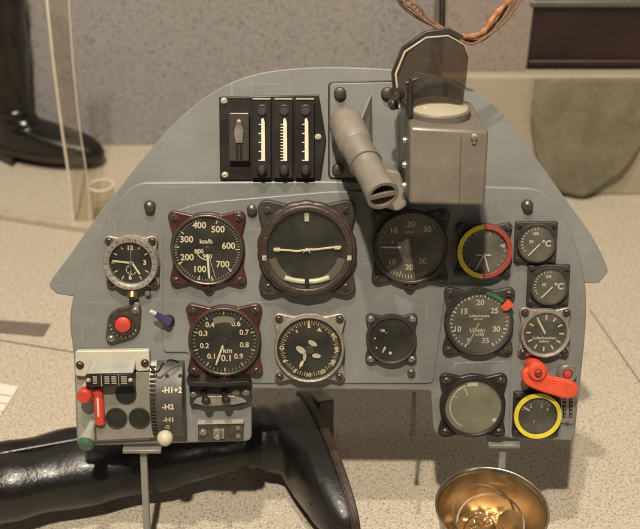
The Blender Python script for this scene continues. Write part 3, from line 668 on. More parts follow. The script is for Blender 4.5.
marks(g, bm, BLACK, 'bezel_marks')
bm = B(); cyl(bm, (0, -g.r * 0.95, 0.006), (0, -g.r * 1.12, 0.006), 0.003); lathe(bm, [(0, 0), (0.0055, 0), (0.0055, 0.007), (0, 0.007)], 28, mod=lambda t, z: 1 + 0.06 * math.sin(14 * t), M=toward((0, -g.r * 1.1, 0.007), (0.0, -g.r * 1.4, 0.012))); fin('winding_crown', bm, COPPER, g.o)
bm = B(); lathe(bm, [(0, 0), (0.003, 0), (0.003, 0.006), (0.002, 0.007), (0, 0.007)], 20, M=Matrix.Translation((0.0155, -g.r * 1.18, 0))); lathe(bm, [(0, 0), (0.0035, 0), (0.003, 0.005), (0, 0.006)], 20, M=Matrix.Translation((0.003, -g.r * 1.62, 0))); fin('push_pin', bm, STEEL, g.o)
# 9 repeater compass
cx, cy = 309.5, 346
g = gauge('repeater_compass', 'silver cast gauge with compass rose and cream aircraft needle', cx, cy, 35, 36, fm=SILV, bezm=SILV, ringw=0.07, ft=0.007, bh=0.007, lr=0.16)
bm = B(); ticks(bm, g.ri * 0.80, g.ri * 0.90, 0, 355, 71, 0.0005, g.zd + 0.0004); ticks(bm, g.ri * 0.76, g.ri * 0.90, 0, 350, 35, 0.0008, g.zd + 0.0004)
for k, s in enumerate(['N', '3', '6', 'O', '12', '15', 'S', '21', '24', 'W', '30', '33']):
    a = k * 30 + 182; p = pol(g.ri * 0.86, a)
    if 60 < (a % 360) < 300: text(bm, s, p.x, p.y, 0.0062, g.zd + 0.0006, -R(a) + PI, 0.04)
quad(bm, [pol(g.ri * 0.93, -2), pol(g.ri * 0.66, -5), pol(g.ri * 0.66, 3), pol(g.ri * 0.93, 0)], g.zd + 0.0007)
quad(bm, [pol(g.ri * 0.75, 24), pol(g.ri * 0.62, 22), pol(g.ri * 0.66, 36)], g.zd + 0.0007)
arc(bm, g.ri * 0.66, g.ri * 0.70, -35, -32, g.zd + 0.0007, 2); arc(bm, g.ri * 0.63, g.ri * 0.72, -37, -33, g.zd + 0.0007, 2)
marks(g, bm, mat('ochre_mark', (0.5, 0.42, 0.25), 0.6))
bm = B(); z = g.zd + 0.002
def blob(c, a, l, w_):
    pts = [];
    for k in range(20):
        t = 2 * PI * k / 20; x, y = math.cos(t) * l / 2, math.sin(t) * w_ / 2
        pts.append((c[0] + x * math.cos(a) - y * math.sin(a), c[1] + x * math.sin(a) + y * math.cos(a)))
    prism(bm, pts, z, z + 0.0008)
blob((-0.009, -0.001), R(-38), 0.0125, 0.0065); blob((0.0035, 0.0065), R(-30), 0.0105, 0.0052); blob((0.0075, -0.0075), R(-8), 0.0095, 0.005); blob((-0.005, -0.008), R(-95), 0.011, 0.0035)
marks(g, bm, IVORY, 'aircraft_needle')
bm = B(); z = g.zd + 0.0018; blob((-0.0085, -0.0165), R(65), 0.008, 0.0035); prism(bm, [(-0.011, -0.022), (-0.0105, -0.022), (-0.0085, -0.018), (-0.0092, -0.018)], z, z + 0.0006); marks(g, bm, CREAM, 'course_pointer')
hub(g, 0.0045, DSTEEL, at=(0.0005, -0.001)); glass(g)
# 10 small dark gauge
cx, cy = 391, 337.5
g = gauge('oxygen_gauge', 'small dark gauge with three white dots', cx, cy, 25, 26, fm=CHAR, bezm=CHAR, ringw=0.1, ft=0.006, bh=0.005, screwm=STEEL, scr=0.0028, lr=0.2)
bm = B()
for x, y, r_ in ((390, 351.5, 1.6), (374.5, 336, 0.9), (376, 346, 0.9), (383, 328, 1.3)):
    arc(bm, 0, r_ * K, 0, 360, g.zd + 0.0005, 12) if False else bm.faces.new([bm.verts.new(((x - cx) * K + r_ * K * math.cos(t), -(y - cy) * K + r_ * K * math.sin(t), g.zd + 0.0005)) for t in [2 * PI * k / 12 for k in range(12)]])
num(g, bm, 'O', 381, 328, cx, cy, 4); text(bm, '-,-', -0.006, 0.009, 0.006, g.zd + 0.0005, -0.3)
marks(g, bm, WHITE); needle(g, 205, g.ri * 0.45, g.ri * 0.75, 0.002, CREAM, at=(-0.002, 0.002)); glass(g)
# 11 tachometer
cx, cy = 478, 320.5
g = gauge('tachometer', 'rev counter numbered 5 to 35 with red tab and green arc', cx, cy, 34, 35.5, fm=CHAR, bezm=CHAR, ringw=0.09, w=T1, dialm=DIALV, lr=0.18)
bm = B()
for s, x, y, z_ in (('20', 478.5, 300, 8), ('15', 462.5, 309, 8), ('25', 493, 308.5, 8), ('10', 456.5, 327.5, 8), ('30', 495.5, 327.5, 8), ('5', 468, 340, 8), ('35', 485, 339.5, 8), ('U/min', 476.5, 328.5, 6.3), ('x100', 479, 333, 4.4), ('Luftschraube', 478, 313.6, 4), ('nur am', 477, 316.8, 3.2)):
    num(g, bm, s, x, y, cx, cy, z_, 0.02)
for k in range(36): tick(bm, g.ri * (0.86 if k % 5 else 0.82), g.ri * 0.93, 208 + k * 8.55, 0.0013 if k % 5 else 0.0017, g.zd + 0.0004)
marks(g, bm, WHITE); needle(g, 205, 0.0, g.ri * 0.82, 0.0014, FADED)
bm = B(); arc(bm, g.r * 0.88, g.r * 0.99, 10, 44, g.zt + 0.0003); arc(bm, g.r * 0.88, g.r * 0.99, 10, 44, g.zt + 0.0004); marks(g, bm, GRN, 'green_arc')
bm = B(); prism(bm, rpoly([pol(g.r * 0.78, 50), pol(g.r * 0.84, 62), pol(g.r * 1.14, 60), pol(g.r * 1.10, 46)][::-1], 0.001), g.zt + 0.0004, g.zt + 0.0024); marks(g, bm, REDP, 'red_tab')
bm = B(); tick(bm, g.ri * 0.75, g.ri * 0.8, 68, 0.0016, g.zd + 0.0005); tick(bm, g.ri * 0.86, g.ri * 0.92, 78, 0.0014, g.zd + 0.0006); marks(g, bm, REDP, 'red_marks')
glass(g, GL_V)
# 12 propeller pitch
cx, cy = 543.5, 331
g = gauge('pitch_indicator', 'grey-rimmed gauge with twelve white dashes and no numbers', cx, cy, 25, 26, fm=SILV, bezm=SILV, ringw=0.14, w=T1, dialm=DIAL, lr=0.2)
bm = B()
for k in range(12): tick(bm, g.ri * 0.66, g.ri * 0.88, k * 30 + 2, 0.0017, g.zd + 0.0004)
num(g, bm, 'Luftschrauben', 543, 336, cx, cy, 4.0, 0.02); num(g, bm, 'stellung', 543, 339.5, cx, cy, 3.6, 0.02)
marks(g, bm, CREAM); needle(g, 331, 0.0, g.ri * 0.78, 0.002, CREAM); glass(g, GL_V)
# 13 fogged gauge
cx, cy = 472, 404
g = gauge('fogged_gauge', 'large black-rimmed gauge with fogged olive face', cx, cy, 33, 34.5, fm=BLACK, bezm=BLACK, ringw=0.13, w=T1 + 0.0012, dialm=OLIVE, lr=0.2, bez_grow=0.98)
bm = B(); z = g.zd + 0.0005
arc(bm, g.ri * 0.80, g.ri * 0.83, 205, 315, z, 30); arc(bm, g.ri * 0.80, g.ri * 0.86, 315, 340, z, 10); arc(bm, g.ri * 0.78, g.ri * 0.93, -16, 10, z, 10)
tick(bm, g.ri * 0.46, g.ri * 0.76, -25, 0.001, z); tick(bm, g.ri * 0.62, g.ri * 0.80, -60, 0.0008, z)
quad(bm, [pol(g.ri * 0.84, 128), pol(g.ri * 0.88, 118), pol(g.ri * 0.98, 119), pol(g.ri * 0.98, 127)], z)
marks(g, bm, mat('fogged_mark', (0.55, 0.53, 0.42), 0.6)); glass(g, GL_V)
# 14 fuel gauge
cx, cy = 535.5, 412
g = gauge('fuel_gauge', 'gauge with a full yellow ring', cx, cy, 23, 24, fm=BLACK, bezm=BLACK, ringw=0.08, square=True, w=T1, ft=0.005, bh=0.006, scr=0.0026)
bm = B(); lathe(bm, [(g.r * 0.87, g.zt + 0.0002), (g.r * 0.87, g.zt + 0.002), (g.r * 1.05, g.zt + 0.002), (g.r * 1.06, g.zt + 0.0002)], 72, closed=True); fin('yellow_ring', bm, YEL, g.o, ang=50)
bm = B()
ticks(bm, g.ri * 0.68, g.ri * 0.86, -70, 50, 8, 0.0008, g.zd + 0.0004)
for s, x, y in (('3', 540, 403), ('2', 529, 403), ('4', 546, 407), ('1', 533, 420)): num(g, bm, s, x, y, cx, cy, 6)
marks(g, bm, FADED); needle(g, 300, g.ri * 0.42, g.ri * 0.8, 0.0022, mat('pink_mark', (0.5, 0.3, 0.24), 0.6)); glass(g, GL_V)

# ------------------------------------------------------------------ red lever, chrome knob with vents
def pxpoly(bm, pts, w0, w1, rad=1.5, n=6):
    prism(bm, rpoly([P(x, y, w1) for x, y in pts], rad * K, n), w0, w1)
bm = B(); pxpoly(bm, [(521, 372), (531, 366), (552, 377), (573, 381), (580, 388), (577, 398), (566, 400), (540, 392), (524, 385)], 0.024, 0.032, 6, 8)
o = fin('red_lever', bm, REDP, root, bevel=0.003, seg=4, label='bright red handle lying across the lower right')
bm = B(); q = P(537, 371, 0.03); lathe(bm, [(0, T1 - 0.001), (0.009, T1 - 0.001), (0.0085, 0.024), (0.0105, 0.026), (0.0105, 0.0325), (0.008, 0.036), (0, 0.0365)], 36, c=(q.x, q.y)); fin('lever_boss', bm, REDP, o); screw(o, q.x, q.y, 0.0363, 0.0035, DRED)
bm = B(); q = P(567, 373, T1 + 0.006); lathe(bm, [(0, T1), (0.0105, T1), (0.0105, T1 + 0.008), (0.009, T1 + 0.010), (0.0055, T1 + 0.010), (0.005, T1 + 0.007), (0, T1 + 0.007)], 36, c=(q.x, q.y), mod=lambda t, z: 1 + 0.03 * math.sin(18 * t)); o = fin('primer_knob', bm, STEEL, root, label='chrome round knob with a red centre')
bm = B(); lathe(bm, [(0, T1 + 0.0072), (0.0048, T1 + 0.0072), (0.004, T1 + 0.010), (0, T1 + 0.011)], 28, c=(q.x, q.y)); fin('red_lens', bm, RED, o)
bm = B(); pxpoly(bm, [(560, 383), (577, 385), (573, 424), (561, 423)], T1 - 0.001, T1 + 0.003, 2); o = fin('slotted_plate', bm, STEEL, root, bevel=0.0006)
for x in (564.5, 571):
    bm = B(); pxpoly(bm, [(x - 1.7, 397), (x + 1.9, 397), (x + 1.2, 418), (x - 1.7, 418)], T1 + 0.003, T1 + 0.0036, 1.4); fin('slot', bm, BLACK, o)
    bm = B()
    for k in range(5): pxpoly(bm, [(x - 0.6, 399 + k * 4), (x + 0.9, 399 + k * 4), (x + 0.8, 401 + k * 4), (x - 0.6, 401 + k * 4)], T1 + 0.0036, T1 + 0.0044, 0.2)
    fin('slot_spring', bm, STEEL, o)
q = P(567, 421, T1 + 0.003); screw(o, q.x, q.y, T1 + 0.003, 0.0018, STEEL)

# ------------------------------------------------------------------ starter button, toggle
cxy = P(124, 323, T1 + 0.002)
a_, b_ = P(112, 337, T1), P(136, 309, T1)
pts = hull([(c.x + r_ * math.cos(2 * PI * k / 28), c.y + r_ * math.sin(2 * PI * k / 28)) for c, r_ in ((cxy, 0.0175), (a_, 0.006), (b_, 0.006)) for k in range(28)])
bm = B(); prism(bm, pts, T1 - 0.001, T1 + 0.005); o = fin('starter_button', bm, DSTEEL, root, bevel=0.001, label='oval dark metal plate carrying a round red push button')
bm = B(); lathe(bm, [(0.0085, T1 + 0.004), (0.012, T1 + 0.0045), (0.0125, T1 + 0.0075), (0.0095, T1 + 0.008), (0.0085, T1 + 0.006)], 40, c=(cxy.x, cxy.y)); fin('button_collar', bm, BROWN, o)
bm = B(); lathe(bm, [(0, T1 + 0.004), (0.0085, T1 + 0.004), (0.0085, T1 + 0.0095), (0.0065, T1 + 0.0108), (0, T1 + 0.0112)], 40, c=(cxy.x, cxy.y)); fin('red_button', bm, RED, o)
screw(o, a_.x, a_.y, T1 + 0.005, 0.003, STEEL); screw(o, b_.x, b_.y, T1 + 0.005, 0.003, STEEL)
bm = B(); 
for k in range(9): tick(bm, 0.0135, 0.0155, 120 + k * 18, 0.0010, 0)
bmesh.ops.translate(bm, vec=(cxy.x, cxy.y, T1 + 0.0053), verts=bm.verts[:]); fin('engraving', bm, FADED, o, smooth=False)
ta = P(169, 320, T1); tb = P(151, 311, T1 + 0.022); ta.z = T1
bm = B(); lathe(bm, [(0, 0), (0.007, 0), (0.0065, 0.006), (0.004, 0.009), (0, 0.01)], 28, M=Matrix.Translation((ta.x, ta.y, T1 - 0.001))); o = fin('toggle_switch', bm, BLACK, root, label='small toggle with a violet-blue lever and white tip')
bm = B(); tc_ = Vector((ta.x, ta.y, T1 + 0.008)); mid = tc_.lerp(tb, 0.78); cyl(bm, tc_, mid, 0.0058, 0.0028); fin('toggle_lever', bm, BLUEP, o)
bm = B(); cyl(bm, mid, tb, 0.0026, 0.0018); fin('toggle_tip', bm, WHITE, o)

for x, y in ((150, 206), (252, 209), (527, 205)): stud(x, y)
stud(411, 372, 0.0045, 0.006)

# ------------------------------------------------------------------ black oblique box with three sliders
W0 = 0.0
bm = B(); pxpoly(bm, [(219, 97), (319, 95), (326, 138), (320, 180), (220, 180)], W0 - 0.001, W0 + 0.006, 1); o = fin('fuse_panel', bm, BLACK, root, bevel=0.001, label='black panel with three white vertical scales at top')
for x, y in ((224, 101), (225, 175), (318, 137)): q = P(x, y, 0.006); screw(o, q.x, q.y, 0.006, 0.0026, IVORY)
bm = B(); pxpoly(bm, [(229, 113), (249, 113), (249, 161), (229, 161)], 0.005, 0.016, 1); pp = fin('latch_plate', bm, mat('plate_brown', (0.10, 0.085, 0.07), 0.35, 0.6), root, bevel=0.001, label='grey metal plate with a small figure-like latch')
bm = B(); q = P(239, 122, 0.016); lathe(bm, [(0, 0.0155), (0.0032, 0.0155), (0.0028, 0.019), (0, 0.02)], 20, c=(q.x, q.y))
q2 = P(239, 137, 0.016); prism(bm, rpoly([(q.x - 0.002, q.y), (q.x + 0.002, q.y), (q2.x + 0.005, q2.y + 0.006), (q2.x + 0.0035, q2.y - 0.006), (q2.x - 0.0035, q2.y - 0.006), (q2.x - 0.005, q2.y + 0.006)], 0.001), 0.016, 0.0185)
fin('latch', bm, STEEL, pp, bevel=0.0006)
bm = B(); q3 = P(239, 148, 0.016); box(bm, q3.x - 0.003, q3.x - 0.001, q3.y - 0.011, q3.y + 0.006, 0.0158, 0.0175); box(bm, q3.x + 0.001, q3.x + 0.003, q3.y - 0.011, q3.y + 0.006, 0.0158, 0.0175); fin('latch_legs', bm, BLACK, pp, bevel=0.0004)
for i, x in enumerate((261.5, 283.5, 305)):
    nm = ['leftmost scale unit with wide graduations', 'middle scale unit with fine graduations', 'rightmost scale unit with wide graduations'][i]
    bm = B(); pxpoly(bm, [(x - 9.3, 98), (x + 9.3, 98), (x + 9.3, 178), (x - 9.3, 178)], 0.005, 0.013, 0.6); s_ = fin('scale_unit', bm, BLACK, root, bevel=0.0008, label=nm)
    bm = B(); pxpoly(bm, [(x - 9, 98.3), (x + 9, 98.3), (x + 9, 99.7), (x - 9, 99.7)], 0.0128, 0.0140, 0.2); fin('top_edge', bm, FADED, s_)
    xx = x + 1.2
    bm = B(); pxpoly(bm, [(xx - 1.4, 119), (xx + 0.6, 118), (xx + 2, 122), (xx + 2.3, 161), (xx - 1.4, 161)], 0.0125, 0.0137, 0.3); fin('white_scale', bm, mat('scale_cream', (0.66, 0.6, 0.44), 0.5), s_, smooth=False)
    bm = B(); n = 5 if i != 1 else 13
    for k in range(n):
        y = 124 + k * 36 / (n - 1); pxpoly(bm, [(xx - 4.2, y), (xx - 1.5, y), (xx - 1.5, y + 1), (xx - 4.2, y + 1)], 0.0128, 0.0135, 0)
    fin('graduations', bm, CREAM, s_, smooth=False)
    q = P(x + 0.5, 110, 0.013); bm = B(); lathe(bm, [(0, 0.0128), (0.0055, 0.0128), (0.0055, 0.0145), (0.0045, 0.0150), (0.0042, 0.0138), (0, 0.0138)], 32, c=(q.x, q.y)); fin('round_window', bm, CHAR, s_)
    q = P(x + 0.5, 170, 0.013); bm = B(); lathe(bm, [(0, 0.0125), (0.0052, 0.0125), (0.0050, 0.018), (0.003, 0.021), (0, 0.0215)], 28, c=(q.x, q.y), mod=lambda t, z: 1 + 0.05 * math.sin(12 * t)); fin('setting_knob', bm, CHAR, s_)

# ------------------------------------------------------------------ tube on its plate
bm = B(); pxpoly(bm, [(328, 82), (398, 80), (400, 179), (328, 179)], -0.001, 0.0012, 5); pb = fin('tube_backing', bm, mat('recess_edge', (0.03, 0.03, 0.03), 0.5), root, bevel=0.0008)
bm = B(); pxpoly(bm, [(330, 83.5), (398, 82), (400, 178), (330, 178)], 0.001, 0.0026, 4); fin('tube_plate', bm, GREY2, pb, bevel=0.001)
for x, y in ((340, 93), (387, 93), (338, 169), (386, 169)):
    q = P(x, y, 0.003); bm = B(); lathe(bm, [(0, 0.002), (0.0062, 0.002), (0.0065, 0.006), (0.005, 0.009), (0, 0.0105)], 28, c=(q.x, q.y)); fin('bolt', bm, DSTEEL, pb)
bm = B(); a1, a2, a3 = P(370, 95, 0.004), P(356, 122, 0.004), P(371, 145, 0.004)
f1 = Vector((a1.x, a1.y, 0.003)); f2 = Vector((a2.x, a2.y, 0.045)); f3 = Vector((a3.x, a3.y, 0.003)); f4 = Vector((a3.x - 0.003, a3.y - 0.004, 0.03))
v = [bm.verts.new(p) for p in (f1, f2, f4, f3)]; v2 = [bm.verts.new(p + Vector((0.002, 0, 0))) for p in (f1, f2, f4, f3)]
bm.faces.new(v); bm.faces.new(v2[::-1])
for i in range(4): bm.faces.new((v[i], v2[i], v2[(i + 1) % 4], v[(i + 1) % 4]))
fin('gusset', bm, TUBE, pb, smooth=False)
A = P(345, 122, 0.022); Bp = P(356, 146, 0.06); E = P(383, 196, 0.125); dirv = (E - Bp).normalized()
Mid = Bp.lerp(E, 0.4)
L1 = (Bp - A).length
bm = B(); lathe(bm, [(0, -0.012), (0.011, -0.011), (0.0165, -0.002), (0.0178, 0.006), (0.0172, L1), (0.0158, L1 + 0.002), (0, L1 + 0.002)], 48, M=toward(A, Bp)); tt = fin('sight_tube', bm, TUBE, root, label='tan grey tube pointing down and forward with open end')
L2 = (E - Bp).length
bm = B(); lathe(bm, [(0.0156, -0.004), (0.0158, L2 * 0.35), (0.0148, L2 * 0.37), (0.0145, L2 * 0.72), (0.0150, L2 * 0.76), (0.0158, L2 - 0.001), (0.0158, L2), (0.0125, L2), (0.0120, L2 - 0.04), (0, L2 - 0.04)], 48, M=toward(Bp, E)); fin('tube_barrel', bm, TUBE, tt)
M_ = toward(Bp, E); bm = B(); lathe(bm, [(0, L2 - 0.028), (0.0121, L2 - 0.028)], 32, M=M_); fin('tube_bore', bm, BLACK, tt)
bm = B(); box(bm, -0.0135, 0.0135, -0.0026, 0.0026, L2 - 0.003, L2 - 0.0003)
# bar runs from upper left to lower right of the opening
bmesh.ops.transform(bm, matrix=M_ @ Matrix.Rotation(R(155), 4, 'Z'), verts=bm.verts[:]); fin('cross_bar', bm, TUBE, tt, bevel=0.0005)
bm = B(); lathe(bm, [(0.0150, L2 * 0.36), (0.0164, L2 * 0.36), (0.0164, L2 * 0.385), (0.0150, L2 * 0.385)], 40, M=M_, closed=True); fin('clamp_ring', bm, TUBE, tt)
# bracket linking tube and gunsight
bm = B(); pxpoly(bm, [(382, 168), (400, 172), (408, 205), (398, 212), (380, 206), (374, 190)], 0.02, 0.07, 4); fin('sight_bracket', bm, TUBE, root, bevel=0.002)

# ------------------------------------------------------------------ gunsight
WF = 0.135; WB = 0.045
fa = [P(409, 204, WF), P(485, 206, WF), P(489, 131, WF), P(410, 127, WF)]
ba = [Vector((fa[0].x + 0.001, fa[0].y, WB)), Vector((fa[1].x, fa[1].y, WB)), Vector((fa[2].x - 0.004, fa[2].y + 0.021, WB)), Vector((fa[3].x + 0.002, fa[3].y + 0.021, WB))]
bm = B(); hexa(bm, ba, fa); gs = fin('gunsight', bm, SIGHT, root, bevel=0.003, seg=3, label='boxy brown-grey reflector sight with glass on top')
bm = B(); a0, a1 = P(455, 204, WF), P(461, 131, WF); box(bm, a1.x, a1.x + 0.0006, a0.y + 0.001, a1.y - 0.003, WF - 0.001, WF + 0.0004); fin('panel_seam', bm, DSTEEL, gs, smooth=False)
bm = B(); q = P(474, 137, WF); lathe(bm, [(0, 0), (0.003, 0), (0.003, 0.003), (0, 0.004)], 18, M=Matrix.Translation((q.x, q.y, WF))); box(bm, q.x - 0.0015, q.x + 0.0015, q.y - 0.006, q.y, WF, WF + 0.002); fin('catch', bm, STEEL, gs)
bm = B(); box(bm, fa[0].x + 0.012, fa[1].x - 0.012, fa[0].y + 0.01, fa[2].y - 0.015, 0.001, WB + 0.001); fin('mounting_block', bm, SIGHT, gs, bevel=0.002)
# top deck
tz = fa[3].y + 0.012
wl = 0.092
lc = P(438, 103, wl)
Mt = Matrix.Translation((lc.x, fa[3].y + 0.0085, wl)) @ Matrix.Rotation(R(-76), 4, 'X')
bm = B(); lathe(bm, [(0, 0), (0.031, 0), (0.031, 0.006), (0.029, 0.0075), (0.0285, 0.007), (0, 0.007)], 56, M=Mt); fin('lens_collar', bm, SIGHT, gs)
bm = B(); lathe(bm, [(0.0285, 0.0072), (0.022, 0.0105), (0.012, 0.0125), (0, 0.013)], 48, M=Mt); fin('lens', bm, mat('milky_lens', (0.34, 0.31, 0.22), 0.15, 0, 0.05, 30, coat=0.6), gs)
# reflector glass: octagonal sheet, frame behind it
WG = 0.10
op = [(400, 108), (396, 74), (405, 52), (426, 38), (448, 36), (464, 45), (468, 56), (466, 80), (462, 104)]
bm = B(); prism(bm, [P(x, y, WG) for x, y in op], WG, WG + 0.003); rg = fin('reflector_glass', bm, GL_B, gs, smooth=False)
ed = [P(x, y, WG) for x, y in op[:7]]
bm = B(); tube(bm, [Vector((p.x, p.y, WG + 0.0015)) for p in ed], lambda t: 0.0010 * (1 - t) + 0.0005, 6); fin('pale_glass_edge', bm, mat('ground_edge', (0.5, 0.43, 0.3), 0.3), gs)
WK = 0.07
fo = [(393, 108), (391, 72), (401, 47), (424, 31), (447, 28), (462, 36)]; fi = [(458, 40), (446, 35), (427, 38), (407, 52), (397, 76), (400, 108)]
bm = B(); prism(bm, [P(x, y, WK) for x, y in fo + fi], WK, WK + 0.018); fin('glass_frame', bm, BLACK, gs, bevel=0.001)
bm = B(); q = P(410, 92, 0.11); cyl(bm, (q.x, q.y - 0.022, 0.112), (q.x, q.y + 0.012, 0.112), 0.0032, 0.0025); cyl(bm, (q.x - 0.004, q.y + 0.008, 0.112), (q.x + 0.006, q.y + 0.012, 0.112), 0.002); fin('sight_post', bm, BLACK, gs)
for x, y in ((395, 105), (396, 142), (397, 167), (397, 188)):
    q = P(x, y, 0.1); bm = B(); lathe(bm, [(0, 0), (0.0035, 0), (0.003, 0.003), (0, 0.004)], 20, M=Matrix.Translation((fa[0].x + 0.0005, q.y, 0.085)) @ Matrix.Rotation(R(-90), 4, 'Y')); fin('side_screw', bm, STEEL, gs)
bm = B(); q = P(401, 95, 0.12); lathe(bm, [(0, 0), (0.006, 0), (0.006, 0.01), (0, 0.01)], 24, mod=lambda t, z: 1 + 0.05 * math.sin(12 * t), M=toward((q.x, q.y, 0.10), (q.x - 0.01, q.y, 0.115))); fin('side_knob', bm, BROWN, gs)
bm = B(); q = P(390, 104, 0.08); lathe(bm, [(0, 0), (0.0055, 0), (0.006, 0.008), (0.003, 0.012), (0, 0.012)], 20, M=toward((q.x + 0.008, q.y, 0.07), (q.x - 0.004, q.y - 0.001, 0.085))); fin('pivot_knob', bm, DSTEEL, gs)

# ------------------------------------------------------------------ lower left controls
bm = B(); pxpoly(bm, [(75, 352), (150, 351), (150, 440), (78, 442)], T1 - 0.001, T1 + 0.002, 3); o = fin('undercarriage_plate', bm, ALU, root, bevel=0.001, label='aluminium plate with three dark round windows at lower left')
bm = B(); pxpoly(bm, [(96, 372), (152, 372), (156, 438), (96, 441)], T1 + 0.001, T1 + 0.008, 2); fin('window_box', bm, mat('box_grey', (0.21, 0.2, 0.165), 0.5, 0.1), o, bevel=0.0012)
for x, y, r_ in ((126, 394, 9.6), (116.5, 418, 10), (139.5, 418, 10)):
    q = P(x, y, T1 + 0.008); bm = B(); z = T1 + 0.008
    lathe(bm, [(r_ * K * 1.14, z - 0.001), (r_ * K * 1.12, z + 0.0012), (r_ * K, z + 0.0014), (r_ * K * 0.97, z + 0.0004)], 40, c=(q.x, q.y)); fin('window_ring', bm, CHAR, o)
    bm = B(); lathe(bm, [(0, z + 0.0004), (r_ * K * 0.98, z + 0.0004)], 32, c=(q.x, q.y)); fin('window', bm, mat('dark_window', (0.02, 0.022, 0.016), 0.25, 0, 0.3, 80, coat=0.4), o)
bm = B()
for x, y in ((111, 430), (120, 431), (134, 431), (144, 430)): q = P(x, y, T1 + 0.0085); text(bm, '_-', q.x, q.y, 0.004, T1 + 0.0083)
fin('small_marks', bm, DSTEEL, o, smooth=False)
bm = B(); pxpoly(bm, [(75, 351), (149, 350), (150, 371), (137, 372), (130, 362), (93, 362), (86, 377), (75, 376)], T1 + 0.002, T1 + 0.010, 3); fin('ivory_bracket', bm, IVORY, o, bevel=0.0012)
q = P(80, 365, T1 + 0.01); screw(o, q.x, q.y, T1 + 0.010, 0.0035, DSTEEL); q = P(145, 363, T1 + 0.01); screw(o, q.x, q.y, T1 + 0.010, 0.0035, DSTEEL)
# folded silver cover with label strip
z1, z2 = T1 + 0.010, T1 + 0.024
a4 = [P(93, 361, z1), P(136, 360, z1), P(133, 373, z2), P(86, 374, z2)]
b4 = [Vector((p.x, p.y - 0.001, max(T1 + 0.004, p.z - 0.012))) for p in a4]
bm = B(); hexa(bm, b4, a4); fin('cover', bm, ALU, o, bevel=0.0008)
bm = B(); hexa(bm, [P(86, 387, z2 - 0.010), P(133, 385, z2 - 0.010), P(133, 373, z2 - 0.010), P(86, 374, z2 - 0.010)], [P(86, 387.5, z2), P(133, 385.5, z2), P(133, 373.5, z2), P(86, 374.5, z2)]); fin('label_strip', bm, BLACK, o, bevel=0.0005)
bm = B()
for x, wd in ((95, 5), (107, 6), (114, 6), (124, 7)):
    q = P(x, 380, z2)
    for k in range(4):
        box(bm, q.x - wd * K * 0.4, q.x + wd * K * 0.4, q.y + (k - 1.7) * 0.0024, q.y + (k - 1.7) * 0.0024 + 0.0011, z2, z2 + 0.0003)
box(bm, P(101, 380, z2).x, P(101.7, 380, z2).x, P(100, 386, z2).y, P(100, 375, z2).y, z2, z2 + 0.0003); box(bm, P(118.5, 380, z2).x, P(119, 380, z2).x, P(100, 386, z2).y, P(100, 375, z2).y, z2, z2 + 0.0003)
fin('label_print', bm, FADED, o, smooth=False)
for x in (88.5, 130.5): q = P(x, 380, z2); screw(o, q.x, q.y, z2, 0.0018, IVORY)
# red knob, red tube, green knob
bm = B(); s0 = P(88, 389, T1 + 0.008); e0 = P(83.5, 397.5, T1 + 0.026); s0.z = T1
lathe(bm, [(0, 0), (0.0075, 0), (0.008, (e0 - s0).length * 0.55), (0, (e0 - s0).length * 0.55)], 32, M=toward(s0, e0)); o2 = fin('red_knob', bm, IVORY, root, label='pale stem with round red knob')
m0 = s0.lerp(e0, 0.55); bm = B(); Lk = (e0 - m0).length; lathe(bm, [(0, 0), (0.0078, 0), (0.0082, Lk * 0.8), (0.0065, Lk), (0, Lk * 1.02)], 32, M=toward(m0, e0), mod=lambda t, z: 1 + 0.03 * math.sin(16 * t)); fin('knob_cap', bm, RED, o2)
bm = B(); t0, t1_ = P(97.5, 388, T1 + 0.012), P(100, 424, T1 + 0.012); t0.z = t1_.z = T1 + 0.010
Lt = (t1_ - t0).length; lathe(bm, [(0, 0), (0.005, 0), (0.0055, 0.001), (0.0055, Lt), (0.0042, Lt + 0.001), (0, Lt + 0.001)], 28, M=toward(t0, t1_)); o3 = fin('red_tube', bm, RED, root, label='vertical red indicator tube beside the dark windows')
bm = B(); box(bm, t0.x - 0.0005, t0.x + 0.0012, t1_.y + 0.010, t0.y - 0.010, T1 + 0.0153, T1 + 0.0158); fin('tube_stripe', bm, WHITE, o3)
bm = B(); k0, k1 = P(91, 424, T1 + 0.010), P(85, 447, T1 + 0.032); k0.z = T1 + 0.004; Lg = (k1 - k0).length
lathe(bm, [(0, 0), (0.0042, 0), (0.0045, Lg * 0.3), (0.0072, Lg * 0.5), (0.0085, Lg * 0.80), (0.0, Lg * 0.80)], 32, M=toward(k0, k1)); o4 = fin('green_knob', bm, mat('pale_green_grey', (0.36, 0.38, 0.3), 0.4, 0.2), root, label='pale tapered knob with dark green end at the bottom corner')
bm = B(); lathe(bm, [(0, Lg * 0.80), (0.0088, Lg * 0.80), (0.0088, Lg * 0.94), (0.007, Lg), (0, Lg)], 32, M=toward(k0, k1)); fin('knob_cap', bm, GRN, o4)
# drum indicator with H1, H2
bm = B(); c1, c2 = P(158, 360, T1), P(187, 434, T1)
n = 24; Wd = c2.x - c1.x; Hd = c1.y - c2.y; ym = (c1.y + c2.y) / 2; prev = None
for i in range(n + 1):
    t = i / n; y = c1.y - Hd * t; zz = T1 + 0.008 + 0.022 * math.sin(PI * t) ** 0.7
    ring = [bm.verts.new((c1.x, y, T1)), bm.verts.new((c1.x, y, zz)), bm.verts.new((c2.x, y, zz)), bm.verts.new((c2.x, y, T1))]
    if prev:
        for k in range(4): bm.faces.new((prev[k], prev[(k + 1) % 4], ring[(k + 1) % 4], ring[k]))
    else: bm.faces.new(ring)
    prev = ring
bm.faces.new(prev[::-1]); dr = fin('tank_selector', bm, mat('drum_grey', (0.075, 0.072, 0.062), 0.4, 0.3, 0.2, 60), root, bevel=0.001, label='curved dark selector drum with H1 and H2 markings')
bm = B()
